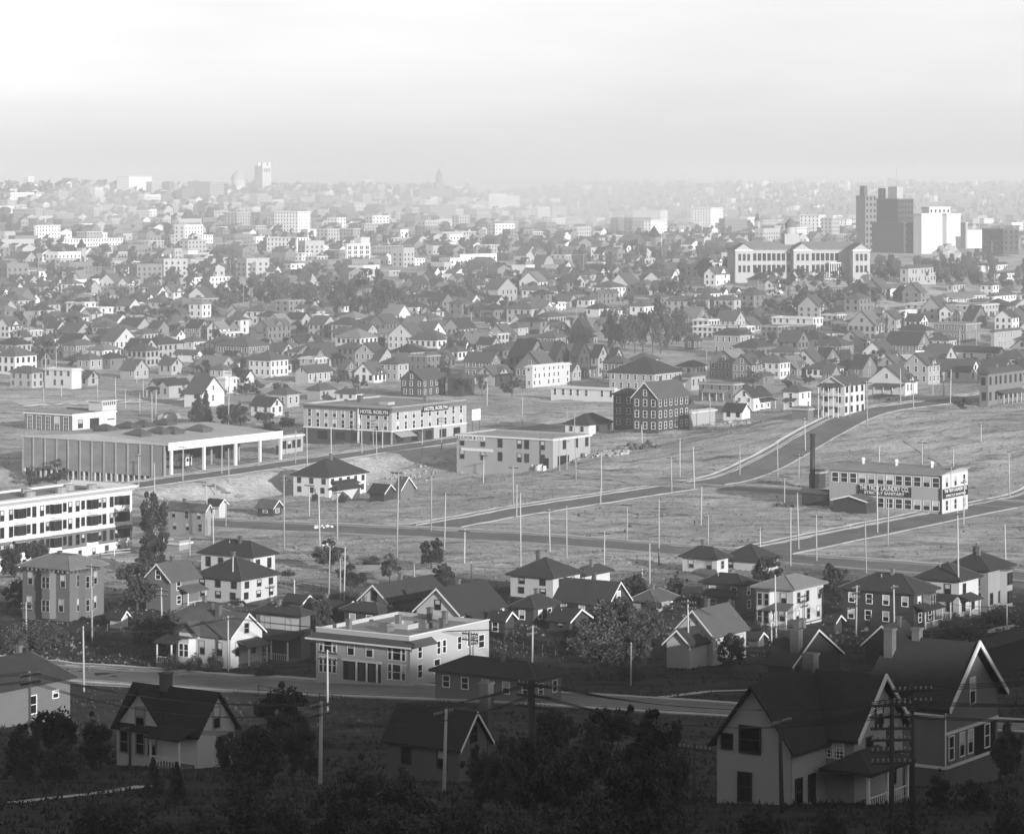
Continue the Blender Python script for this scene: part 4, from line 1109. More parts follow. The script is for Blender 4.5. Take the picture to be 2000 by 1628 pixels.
# --- courthouse with its cupola, church spires
Yc = 3900; p = at_depth(862, Yc); q = Yc / F; p.z = CAMZ - (400 - HZ) * q; T = thing('courthouse', 'hazy courthouse with tall tiered cupola in the smoke on the ridge', 'courthouse', p, math.radians(20))
part(T, 'wall', MATS['wall_m'], (-45 * q, 24 * q, 0, 40 * q, -10, 30 * q)); part(T, 'tower', MATS['wall_m'], (-8 * q, 8 * q, 4, 4 + 16 * q, 0, 44 * q)); obj('belfry', lathe([(6.5 * q, 44 * q), (6.5 * q, 56 * q)], 8), MATS['wall_m'], T, (0, 4 + 8 * q, 0)); obj('cupola', lathe([(7 * q, 56 * q), (6 * q, 62 * q), (2 * q, 66 * q), (1.5 * q, 70 * q), (.1, 73 * q)], 8), MATS['roof_m'], T, (0, 4 + 8 * q, 0))
def church(spec, tx, ytop, label, tone='ld', tw=4.5, **kw):
    xl, xc, xr, yb, ye = map(float, spec.split()[:5]); p, a, b, h = hosize(xl, xc, xr, yb, ye)
    T = house(spec + f' gL {tone} c0 k1.2 n', label, name='church', cat='church'); H = (yb - ytop) * p.y / F; x = (tx - xc) * p.y / F / RX * .8
    w = tw / 2; tb = part(T, 'tower', MATS['wall_' + tone[0]], (b - w, b + w, -w - .5, w - .5, -2, H * .62)); sp = MB(); n = len(sp.v)
    sp.v += [(b - w - .3, -w - .8, H * .62), (b + w + .3, -w - .8, H * .62), (b + w + .3, w - .2, H * .62), (b - w - .3, w - .2, H * .62), (b, -.5, H)]; sp.f += [(0, 1, 4), (1, 2, 4), (2, 3, 4), (3, 0, 4), (3, 2, 1, 0)]; sp.mi += [0] * 5; obj('spire', sp, MATS['roof_d'], tb)
church("110 140 158 514 503", 160, 466, "grey church with a steep roof and short pointed corner spire")
church("1440 1468 1478 462 450", 1477, 413, "distant church with a needle spire beside the downtown offices", tw=4)
church("1240 1262 1276 500 470", 1270, 440, "dark square-towered church rising from poplars", 'md', tw=7)
church("1160 1172 1180 650 634", 1180, 600, "small house with a conical turret roof by the tall clump of trees", 'md', tw=3.2)
# --- storage warehouse
T, a, b, h = block("92 98 199 577 548", "white storage warehouse with a lettered band under its roof", 'warehouse', 'warehouse', 'wall_w', cornice=.4)
sign(T, 'R', .5, b - .5, h - 3.2, h - .9, [('HILLCREST MOVING & STORAGE', 1.7, b * .9)] if False else [('MOVING & STORAGE', 1.7, b * .5)], M_trim, M_sign)
# --- billboards
for i, (x0, x1, y0, y1, s_) in enumerate(((1716, 1752, 689, 706, ''), (1756, 1784, 690, 706, 'd'), (1787, 1830, 683, 702, ''), (1717, 1752, 703, 716, 'd'))):
    p = pix((x0 + x1) / 2, y1 + 6); k = p.y / F; T = thing('billboard', ['white paper billboard on posts at the left of the hoarding row', 'dark printed billboard between two pale ones', 'wide white panelled billboard ending the hoarding row', 'dark lower billboard under the white one'][i].replace(' at the left of', ' beginning'), 'billboard', p, math.radians(10)); w = (x1 - x0) * k / 2; z1 = (y1 + 6 - y0) * k; z0 = 6 * k
    part(T, 'board', M_ltrim if s_ else M_trim, (-w, w, -.1, .1, z0, z1)); part(T, 'frame', M_dtrim, (-w, w, -.16, -.1, z0, z0 + .2), (-w, w, -.16, -.1, z1 - .2, z1))
    for t in (-.9, -.3, .3, .9): part(T, 'post', M_wood, (w * t - .1, w * t + .1, .1, .3, -1, z1))
# --- pale outcrop on the bluff
def mound(px, py, wpx, hpx, label, name='rock_outcrop', m=None):
    p = pix(px, py); k = p.y / F; R_ = wpx * k / 2; H = hpx * k; mb = MB(); n, kk = 16, 7; rnd = random.Random(int(px))
    for j in range(kk):
        for i in range(n):
            t = 2 * math.pi * i / n; r = R_ * math.cos(j / (kk - 1) * math.pi / 2) ** .7 * rnd.uniform(.75, 1.15); mb.v.append((r * math.cos(t), r * math.sin(t), H * math.sin(j / (kk - 1) * math.pi / 2) * rnd.uniform(.85, 1.1) - .8))
    for j in range(kk - 1):
        for i in range(n): mb.f.append((j * n + i, j * n + (i + 1) % n, (j + 1) * n + (i + 1) % n, (j + 1) * n + i)); mb.mi.append(0)
    return tag(obj(name, mb, m or M_rock, None, p), label, 'rock' if 'rock' in name else 'rubble')
mound(1848, 508, 60, 33, 'pale cut mound of earth left standing on the bluff'); mound(332, 824, 56, 24, 'pale heap of rubble behind the streetcar barn', 'rubble_heap')
# ---------------------------------------------------------------- the near row of houses
H = house
H("44 136 203 1214 1113 hip ml s2 a k.45 K.25 wgd c1", "old two-storey bracketed house with bay windows beside a round leafy tree")
def bay(T, face, t, w, z0, z1, d=.9, wm='siding_l', n=3, st='gd'):
    B = bpy.data.objects.new('bay', MB().prism([(-w / 2, 0), (-w / 2 + .5, -d), (w / 2 - .5, -d), (w / 2, 0)], 'z', z0, z1).mesh('bay', MATS[wm])); link(B, T)
    B.location = (t, -.01, 0) if face == 'R' else (-.01, t, 0); B.rotation_euler = (0, 0, 0 if face == 'R' else -math.pi / 2)
    hh = (z1 - z0); ns = max(1, int(round(hh / 3.2)))
    for k in range(ns):
        for i in range(2): obj('window', win_mesh(.65, 1.7, st)[3], None, B, ((i - .5) * (w - 1.4) * .62, -d, z0 + hh * (k + .55) / ns))
    mb = MB().prism([(-w / 2 - .2, 0), (-w / 2 + .4, -d - .25), (w / 2 - .4, -d - .25), (w / 2 + .2, 0)], 'z', z1, z1 + .25); obj('bay_roof', mb, MATS['roof_m'], B)
v = [o for o in bpy.data.objects if o.get('label', '').startswith('old two-storey bracketed')][0]; a, b, h, top = v['_dim']
bay(v, 'L', a * .42, 2.6, .3, h - .5, wm='siding_m'); bay(v, 'R', b * .45, 3.0, .3, h - .5, wm='siding_m')
mb = MB()
for i in range(int(a / .9)): mb.box(-.6, -.05, i * .9 + .1, i * .9 + .25, h - .5, h - .12)
for i in range(int(b / .9)): mb.box(i * .9 + .1, i * .9 + .25, -.6, -.05, h - .5, h - .12)
obj('eave_brackets', mb, MATS['siding_m'], v)['kind'] = 'stuff'
H("0 30 53 1100 1064 gR lm c0 s2", "pale house end peeping out beside the white apartment block")
H("285 333 388 1192 1133 gL mm s2 k.9 c1 wwd", "grey gabled house half hidden behind the round leafy tree")
H("382 471 541 1180 1133 hip wd s2 a wdd c1 k.55", "white hip-roofed house with a low dark porch roof, the nearer of a pair")
H("393 495 537 1124 1088 hip wd s1 a wdd k.6 c1", "white hip-roofed house with roof dormer, the farther of a pair")
T = H("344 450 512 1305 1243 gR wm s1 a k.75 c0 wgd", "cream bungalow with sunlit white gable end and dark corner porch")
a, b, h, top = T['_dim']; bay(T, 'L', a * .78, 2.8, 0, h - .7, wm='siding_w', st='wd'); porch(T, 'L', a, b, 'w', MATS['roof_d'], True, a * .82, a * .3, 3.0, 3.0)
part(T, 'front_gable', MATS['siding_w'], (-.5, .3, a * .55, a * .9, h - .6, h)); mb = MB(); sec = gable_section(a * .35, h, .8, .4, .2); mb.prism([(q[0] + a * .55, q[1]) for q in sec], 'x', -1, b * .5); obj('gable_roof', mb, MATS['roof_m'], T); mb = MB(); mb.poly([(-.5, a * .55, h), (-.5, a * .9, h), (-.5, a * .725, h + .8 * a * .175)]); obj('gable_face', mb, MATS['siding_m'], T)
chimney(T, b * .4, a * .45, h + 1, top + .9, .7)
H("335 418 462 1262 1213 hip mm k.6 c1", "dark-roofed house tucked behind the cream bungalow")
T = H("500 588 606 1288 1202 hip md s2 k.5 c1 wgd", "dark two-storey house with deep eaves beside the boxy apartment house")
a, b, h, top = T['_dim']; porch(T, 'L', a, b, 'd', MATS['roof_d'], True, -.5, a + 1, 3.6, 3.0); part(T, 'pale_panel', MATS['siding_w'], (-.03, 0, a * .05, a * .9, h * .55, h * .92))
H("705 757 866 1228 1174 gL wd s1 k.85 c1 wdd", "white gable-fronted house with long dark roof, first of two alike")
H("814 897 985 1246 1198 gL wd s1 k.85 c1 wdd", "white gable-fronted house with long dark roof and taller gable, second of two alike")
H("672 738 760 1236 1196 hip dd k.5 c1", "low dark hip-roofed house behind the boxy apartment house")
H("620 668 700 1222 1190 gR dd k.4 c0", "low dark outbuilding with shallow roof beside the board fence")
H("600 642 668 1218 1190 hip dd k.5 c1", "small dark hip-roofed house between the rail fence and the low outbuilding")
H("955 986 1004 1246 1210 gR dd k.7 c0", "dark back house wedged beside the second gable-fronted house")
H("556 590 610 1196 1176 gR md k.6 c0 n q", "grey plank woodshed by the dark rail fence", name='shed', cat='shed')
H("215 236 250 1226 1206 gR wd k.9 c0 n q", "tiny white gabled shed under the round leafy tree", name='shed', cat='shed')
H("1150 1172 1186 1262 1240 gR dd k.6 c0 n q", "dark shed under the big pale tree", name='shed', cat='shed')
H("1465 1480 1492 1262 1246 gR md k.6 c0 n q", "small grey shed behind the steep-roofed white cottage", name='shed', cat='shed')
H("1612 1630 1644 1236 1214 gR dd k.6 c0 n q", "dark shed between the white bay-fronted and the brown house", name='shed', cat='shed')
H("700 722 735 1262 1244 flat d n C0 q", "low dark lean-to at the foot of the boxy apartment house wall", name='shed', cat='shed') if False else None
# boxy apartment house
T, a, b, h = block("617 799 955 1341 1243", "boxy two-storey apartment house with tin roof and deep sloping cornice", 'apartment_house', 'apartment building', 'siding_p', cornice=0, para=.5, roofm=mat('tin_roof', .2, rough=.45, var=.3, nscale=.4, bump=('X', .35, .05), spec=.5))
mb = MB()
e = 1.0
mb.poly([(-e, -e, h - 1.25), (-e, a + e, h - 1.25), (-.02, a + .0, h - .55), (-.02, -.02, h - .55)][::-1]); mb.poly([(-e, -e, h - 1.25), (b * .27, -e, h - 1.25), (b * .27, -.02, h - .55), (-.02, -.02, h - .55)])
mb.box(-e, 0, -e, a + e, h - 1.42, h - 1.25); mb.box(0, b * .27, -e, 0, h - 1.42, h - 1.25); obj('cornice', mb, MATS['roof_m'], T); part(T, 'cornice_edge', M_trim, (-e - .1, -e, -e, a + e, h - 1.42, h - 1.2))
part(T, 'parapet_cap', M_trim, (-.12, .3, -.12, a, h, h + .12), (.3, b + .1, -.12, .3, h, h + .12))
for z, k in ((h * .27, 0), (h * .66, 1)):
    for t in (.13, .87):
        for dx, w in ((-.95, .5), (0, 1.2), (.95, .5)): window(T, 'L', a * t + dx * 1.15, z, w, 1.9, 'wd', True)
    if k:
        for t in (.42, .62): window(T, 'L', a * t, z, 1.0, 1.8, 'wd', True)
for t, z, w in ((.13, .66, .8), (.36, .66, .7), (.43, .66, .7), (.62, .66, .8), (.75, .68, .9), (.13, .27, .9), (.34, .3, 1.2), (.9, .6, 1.2)): window(T, 'R', b * t, h * z, w, 1.6, 'wd', True)
part(T, 'entry_shade_panel', M_dark, (-.05, 0, a * .30, a * .70, .1, h * .40)); part(T, 'entry_lintel', M_trim, (-.35, 0, a * .29, a * .71, h * .40, h * .44))  # near-black panel on the flat wall paints the shade of an entry
for t in (.36, .47, .58): part(T, 'door', MATS['siding_d'], (-.09, -.05, a * t, a * t + .9, .1, 2.3)); part(T, 'entry_post', M_trim, (-.3, -.06, a * t - .5, a * t - .35, .1, h * .40))
for x, y in ((.12, .75), (.5, .55), (.85, .35), (.55, .12), (.95, .6)): chimney(T, b * x, a * y, h - .8, h + .9, .6)
for x, y in ((.25, .45), (.55, .3)): part(T, 'skylight', MATS['wall_m'], (b * x, b * x + 1.6, a * y, a * y + 1.6, h - .6, h + .1), (b * x + .3, b * x + 1.3, a * y + .3, a * y + 1.3, h + .1, h + .5))
part(T, 'light_well', MATS['wall_l'], (b * .42, b * .42 + 3.4, a * .38, a * .38 + .2, h - .6, h + .15), (b * .42, b * .42 + 3.4, a * .38 + 3, a * .38 + 3.2, h - .6, h + .15), (b * .42, b * .42 + .2, a * .38 + .2, a * .38 + 3, h - .6, h + .15), (b * .42 + 3.2, b * .42 + 3.4, a * .38 + .2, a * .38 + 3, h - .6, h + .15))
T = H("850 1045 1096 1374 1330 hip md s1 a k.45 c1 wwd", "low house with a dark hipped roof beside the boxy apartment house")
H("997 1080 1133 1171 1129 hip wd s2 a wdd k.55 c1", "white two-storey hip-roofed house facing the open field")
H("1118 1143 1191 1150 1124 hip wd s1 k.6 c2", "small white hip-roofed house behind the white field-side house")
H("1085 1187 1228 1210 1178 gR dd s1 k.9 c1 wwd", "dark gabled house with white bargeboards and tall chimney")
H("1003 1042 1086 1222 1188 hip dd k.6 c1", "dark hip-roofed house crowded against the gabled one")
H("1236 1278 1320 1196 1176 hip lm k.6 c1", "pale hip-roofed house showing over the big pale tree")
H("1072 1112 1150 1236 1213 gR dd s1 k.5 c0", "dark low porch house under the big pale tree")
T = H("1318 1392 1457 1300 1240 gL wm s1 k1.0 c1 wgd", "white steep-roofed cottage under a spreading shade tree")
H("1302 1347 1396 1306 1258 gL wd s1 k.9 c0 wgd", "low front wing of the white steep-roofed cottage")
H("1333 1400 1422 1122 1092 hip wd s1 k.65 c1", "low white hip-roofed house at the field edge, by the crossing")
H("1412 1482 1520 1120 1097 hip wd s1 k.6 c0", "white cottage roofed with a dark pyramid behind the tall grey house")
H("1373 1450 1474 1200 1143 hip md s2 a k.5 c0 wwd", "grey shingled two-storey house squeezed beside a white one")
T = H("1476 1549 1608 1228 1152 hip wl s2 a k.4 wgd c0", "white two-storey house with bay front and paler roof")
a, b, h, top = T['_dim']; bay(T, 'L', a * .72, 3.2, .2, h - .4, wm='siding_w'); porch(T, 'L', a, b, 'w', MATS['roof_m'], True, .2, a * .45, 1.6, 2.8)
T = H("1646 1785 1828 1230 1160 hip dd s2 k.5 c1 wwd", "dark brown two-storey house with pale corner boards")
a, b, h, top = T['_dim']; bay(T, 'R', b * .6, 2.6, h * .5, h - .5, wm='siding_m'); porch(T, 'R', a, b, 'w', MATS['roof_d'], True, .1, b * .8, 1.8, 2.8)
T = H("1790 1873 1911 1208 1135 hip wd s2 k.55 c0 wdd", "white two-storey house with small gabled entry, beside the brown one")
a, b, h, top = T['_dim']; porch(T, 'R', a, b, 'w', MATS['roof_d'], True, .1, b * .55, 1.8, 2.7)
T = H("1845 1930 1976 1195 1115 hip ld s2 k.5 c2 wdd", "pale two-storey house with round bay at the end of the row")
a, b, h, top = T['_dim']; bay(T, 'R', b * .68, 3.0, .2, h - .4, wm='siding_l', st='dd')
# ---------------------------------------------------------------- the shaded foreground
T = H("-90 -10 137 1422 1352 hip md s1 k.8 c1 n q wwd", "grey hip-roofed house end with a small square window")
a, b, h, top = T['_dim']; window(T, 'R', b * .5, h * .45, 1.0, 2.0, 'wd', True); window(T, 'R', b * .8, h * .62, .9, .8, 'wp', True)
def laps(T, face, t0, t1, z0, z1, m, peak=None, off=0.0, y=0.0, bd=.2):
    """lapped clapboards on a wall, running up into the gable when peak is given"""
    mb = MB(); z = z0
    while z < (peak or z1):
        za, zb = z, min(z + bd, peak or z1); e = .05
        def span(zz):
            if peak is None or zz <= z1: return t0, t1
            f = (zz - z1) / (peak - z1) / 2; return t0 + (t1 - t0) * f, t1 - (t1 - t0) * f
        (a0, a1), (b0, b1) = span(za), span(zb)
        def P(t, d, zz): return (t, y - d - off, zz) if face == 'R' else (y - d - off, t, zz)
        if face == 'R': mb.poly([P(a0, e, za), P(a1, e, za), P(b1, .004, zb), P(b0, .004, zb)]); mb.poly([P(a0, .004, za), P(a1, .004, za), P(a1, e, za), P(a0, e, za)])
        else: mb.poly([P(a1, e, za), P(a0, e, za), P(b0, .004, zb), P(b1, .004, zb)]); mb.poly([P(a1, .004, za), P(a0, .004, za), P(a0, e, za), P(a1, e, za)])
        z += bd
    q = obj('clapboards', mb, m, T); q['kind'] = 'stuff'
def proud(T):
    for o in T.children:
        if o.name.startswith('window'):
            if abs(o.rotation_euler.z) < .1: o.location.y -= .06
            else: o.location.x -= .06
# cottage with two steep white gables
T = H("228 330 385 1497 1440 gL wd s1 k.1 n c0", "white clapboard cottage with two steep gables and dark porch", Y=342) if False else None
p, a, b, h = hosize(228, 385, 458, 1500, 1432)
T = thing('house', 'white clapboard cottage with two steep gables and a dark porch', 'house', p, PHI)
W = MB(); W.box(0, b, 0, a, -3, h, 0, 'bt'); g0, g1 = a * .42, a * .98; L = g1 - g0; k = 1.2
W.poly([(0, g0, h), (0, g1, h), (0, (g0 + g1) / 2, h + k * L / 2)]); W.poly([(0, 0, h), (b, 0, h), (b / 2, 0, h + k * b / 2)]); W.poly([(0, a, h), (b, a, h), (b / 2, a, h + k * b / 2)]); obj('wall', W, MATS['siding_w'], T)
R_ = MB(); R_.prism(gable_section(b, h, k, .4, .2), 'y', -.5, a + .4); sec = gable_section(L, h, k, .4, .2); R_.prism([(q[0] + g0, q[1]) for q in sec], 'x', -.5, b / 2); obj('roof', R_, MATS['roof_d'], T)
window(T, 'R', b * .5, h + 1.1, .9, 1.9, 'gd', True); window(T, 'L', (g0 + g1) / 2, h + .9, 1.0, 1.8, 'gd', True); window(T, 'R', b * .6, h * .5, 1.0, 1.8, 'gd', True)
for t in (.55, .7, .9): window(T, 'L', a * t, h * .5, .9, 1.9, 'gd', True)
chimney(T, b * .5, a * .62, h + 2, h + k * b / 2 + 1.3, .9); porch(T, 'L', a, b, 'w', MATS['roof_d'], True, .3, a * .38, 2.2, 2.8)
laps(T, 'R', 0, b, -.5, h, MATS['wall_w'], h + k * b / 2 - .1); laps(T, 'L', g0, g1, -.5, h, MATS['wall_w'], h + k * L / 2 - .1); laps(T, 'L', 0, g0, -.5, h, MATS['wall_w']); proud(T)
T = H("757 897 951 1527 1456 gR md s1 k1.15 c0 q wdd", "low house under a huge dark roof slope with a chimney at its gable"); a, b, h, top = T['_dim']; chimney(T, b + .5, a * .05, 0, top + 2.2, .9)
T = H("1500 1545 1640 1345 1300 gR dd s1 k.55 c0 n", "dark clustered roofs with a stout brick chimney beyond the clapboard house"); a, b, h, top = T['_dim']; chimney(T, b * .2, a * .2, h - 2, top + .5, 1.2); chimney(T, b * .5, a * .8, h, top + 1.0, .8); chimney(T, b * .58, a * .75, h, top + 1.1, .7)
T = H("1690 1760 1800 1300 1262 gL dd s1 k.9 c1 n", "small dark-roofed house wedged behind the tall gabled house")
T = H("1850 1900 2030 1330 1275 hip dd s2 k.35 c2 n", "broad dark hip roof with two stone chimneys beyond the tall gabled house")
# tall gabled grey house
p, a, b, h = hosize(1693, 1846, 1948, 1500, 1378, 258)
T = thing('house', 'tall grey house with a steep sunlit gable and white window frames', 'house', p, PHI); k = .86
W = MB(); W.box(0, b, 0, a, -4, h, 0, 'bt'); W.poly([(0, 0, h), (b, 0, h), (b / 2, 0, h + k * b / 2)]); W.poly([(0, a, h), (b, a, h), (b / 2, a, h + k * b / 2)]); W.poly([(0, a * .55, h), (0, a, h), (0, a * .775, h + k * a * .225)]); obj('wall', W, MATS['siding_m'], T)
R_ = MB(); R_.prism(gable_section(b, h, k, .55, .25), 'y', -.7, a + .5); sec = gable_section(a * .45, h, k, .5, .22); R_.prism([(q[0] + a * .55, q[1]) for q in sec], 'x', -.8, b / 2); obj('roof', R_, MATS['roof_d'], T)
c = MB(); s2 = gable_section(b, h, k, .58, .42)
for q in ((0, 1, 4, 5), (1, 2, 3, 4)): c.prism([s2[i] for i in q], 'y', -.85, -.7)
obj('bargeboard', c, M_trim, T); c = MB(); s2 = gable_section(a * .45, h, k, .52, .35)
for q in ((0, 1, 4, 5), (1, 2, 3, 4)): c.prism([(s2[i][0] + a * .55, s2[i][1]) for i in q], 'x', -.95, -.8)
obj('bargeboard', c, M_trim, T)
window(T, 'R', b * .5, h + .6, 1.0, 2.1, 'wd', True); part(T, 'belt_board', M_trim, (-.1, b, -.12, 0, h * .52, h * .57), (-.12, 0, 0, a, -.1, .15), (0, b, -.14, 0, -.1, .15)); part(T, 'corner_board', M_trim, (-.04, .12, -.05, 0, 0, h)); part(T, 'eave_board', M_trim, (-.5, -.4, -.1, a * .5, h - .95, h - .7))
for t in (.1, .3, .46, .78): window(T, 'R', b * t, h * .3, .95, 1.9, 'wd', True)
part(T, 'bay_shade_panel', M_dark, (b * .55, b * .95, -.06, 0, .2, h * .5)); chimney(T, b * .5, a * .7, h + 3, h + k * b / 2 + .9, .7); chimney(T, b * .35, a * .95, h + 2, h + k * b / 2 + .9, .8)  # flat near-black panel stands in for shade under the bay
laps(T, 'R', .12, b, h * .58, h, MATS['wall_m'], h + k * b / 2 - .1); laps(T, 'R', .12, b, .2, h * .5, MATS['wall_m']); laps(T, 'L', 0, a, .2, h, MATS['wall_m']); proud(T)
# nearest clapboard house with wing
p, a, b, h = hosize(1520, 1668, 1762, 1562, 1402, 226); p.z = CAMZ - (1575 - HZ) / F * 226
T = thing('house', 'big clapboard house with gabled wing, corner porch and many small windows', 'house', p, PHI); k = .95; h = 5.2
W = MB(); W.box(0, b, 0, a, -4, h, 0, 'bt'); W.poly([(0, 0, h), (b, 0, h), (b / 2, 0, h + k * b / 2)]); W.poly([(0, a, h), (b, a, h), (b / 2, a, h + k * b / 2)]); obj('wall', W, MATS['siding_l'], T)
R_ = MB(); R_.prism(gable_section(b, h, k, .5, .22), 'y', -.6, a + .6); obj('roof', R_, MATS['roof_d'], T)
c = MB(); s2 = gable_section(b, h, k, .52, .35)
for q in ((0, 1, 4, 5), (1, 2, 3, 4)): c.prism([s2[i] for i in q], 'y', -.75, -.6)
obj('bargeboard', c, M_trim, T)
wl, ww = 5.4, 6.2; y0 = a * .36; wh = 5.0
Wg = bpy.data.objects.new('wing', MB().box(-wl, 0, y0, y0 + ww, -4, wh, 0, 'bt').mesh('wing', MATS['siding_l'])); link(Wg, T)
mb = MB(); mb.poly([(-wl, y0, wh), (-wl, y0 + ww, wh), (-wl, y0 + ww / 2, wh + 1.3 * ww / 2)]); obj('wing_gable', mb, MATS['siding_l'], Wg)
mb = MB(); sec = gable_section(ww, wh, 1.3, .5, .2); mb.prism([(q[0] + y0, q[1]) for q in sec], 'x', -wl - .6, b * .4); obj('wing_roof', mb, MATS['roof_d'], Wg)
for t, z, w, hh in ((.55, wh + .2, 1.6, 1.8), (.86, wh - .1, .8, 1.0), (.62, 1.7, 1.0, 2.0)):
    o = window(T, 'L', y0 + ww * t, z, w, hh, 'dd', True, wl); o.location.x = -wl
for t, z in ((.18, 1.6), (.55, 1.6)):
    o = window(T, 'R', -wl * (1 - t), z, .9, 1.8, 'dd', True); o.location.y = y0
for t, z, w, hh in ((.5, h + 1.0, 1.1, 1.9), (.3, h * .75, .9, 1.7), (.72, h * .75, .9, 1.7), (.78, 1.6, .9, 1.7)): window(T, 'R', b * t, z, w, hh, 'dd', True)
for t, z in ((.2, h - 1.2), (.32, h - 1.2)): window(T, 'L', a * t, z, .8, 1.0, 'wt', True)
chimney(T, b * .5, a * .9, h + 1, h + k * b / 2 + 1.2, .9)
laps(T, 'R', 0, b, -.5, h, MATS['wall_l'], h + k * b / 2 - .1); laps(T, 'L', 0, y0, -.5, h, MATS['wall_l']); laps(Wg, 'L', y0, y0 + ww, -.5, wh, MATS['wall_l'], wh + 1.3 * ww / 2 - .1, y=-wl); laps(Wg, 'R', -wl, 0, -.5, wh, MATS['wall_l'], y=y0); proud(T)
Pp = bpy.data.objects.new('porch', None); link(Pp, T); mb = MB(); hip_mesh(mb, -2.2, b * .55, -2.4, 1.2, 2.9, .55, .35); obj('porch_roof', mb, MATS['roof_d'], Pp); part(Pp, 'porch_floor', MATS['siding_m'], (-2.2, b * .55, -2.4, -.01, -2, .3))
for x in (-2.1, .9, b * .53): part(Pp, 'post', M_trim, (x, x + .2, -2.3, -2.1, .3, 2.9))
part(Pp, 'railing', M_trim, (-2.1, b * .53, -2.24, -2.16, 1.1, 1.2), *[(-2 + .35 * i, -1.95 + .35 * i, -2.23, -2.17, .3, 1.1) for i in range(int((b * .53 + 2) / .35))])

# ---------------------------------------------------------------- poles
PM = {}
def pole(x, yt, yb, arms=1, thick=None, dark=False, yaw=None, Y=None, lab=None):
    p = pix(x, yb) if Y is None else Vector(((x - 1000) / F * Y, Y, CAMZ - (yb - HZ) / F * Y))
    H_ = (yb - yt) * p.y / F; sc = F / p.y; r = thick or .15
    big = H_ > 9; z_ = zone(p)
    L = lab or f"{'very tall' if H_ > 14 else 'tall' if H_ > 11 else 'short' if H_ < 6 else 'plain'} {'dark' if dark else 'pale'} wooden utility pole with {['no', 'one', 'two', 'three', 'four', 'five', 'six'][arms]} crossarm{'' if arms == 1 else 's'} {z_}"
    T = thing('utility_pole', L, 'utility pole', p, 0, 'utility poles ' + z_)
    Hk = round(H_ * 2) / 2
    key = (Hk, r, dark)
    if key not in PM:
        PM[key] = MB().tube((0, 0, -1), (0, 0, Hk), r, r * .7, 8 if sc > 9 else 6).mesh('shaft', M_poled if dark else M_pole, True)
    o = obj('shaft', PM[key], None, T); o.rotation_euler = (random.uniform(-.02, .02), random.uniform(-.025, .025), 0)
    if yaw is None: yaw = PHI + (math.pi / 2 if random.random() < .5 else 0)
    al = 2.4 if sc < 16 else 2.8
    k = ('arm', al, dark, sc > 9)
    if k not in PM:
        PM[k] = MB().box(-al / 2, al / 2, -.07, .07, -.08, .08).mesh('crossarm', M_poled)
        ins = MB()
        for i in range(8 if al > 2.5 else 6):
            xx = -al / 2 + .15 + (al - .3) * i / ((8 if al > 2.5 else 6) - 1); ins.box(xx - .05, xx + .05, -.05, .05, .08, .26)
        PM[k + ('i',)] = ins.mesh('insulators', M_insul)
    for j in range(arms):
        A = obj('crossarm', PM[k], None, T, (0, 0, Hk - .4 - j * .75), yaw)
        if sc > 9: q = obj('insulators', PM[k + ('i',)], None, A); q['kind'] = 'stuff'
    T['_top'] = (p.x, p.y, p.z + Hk); return T
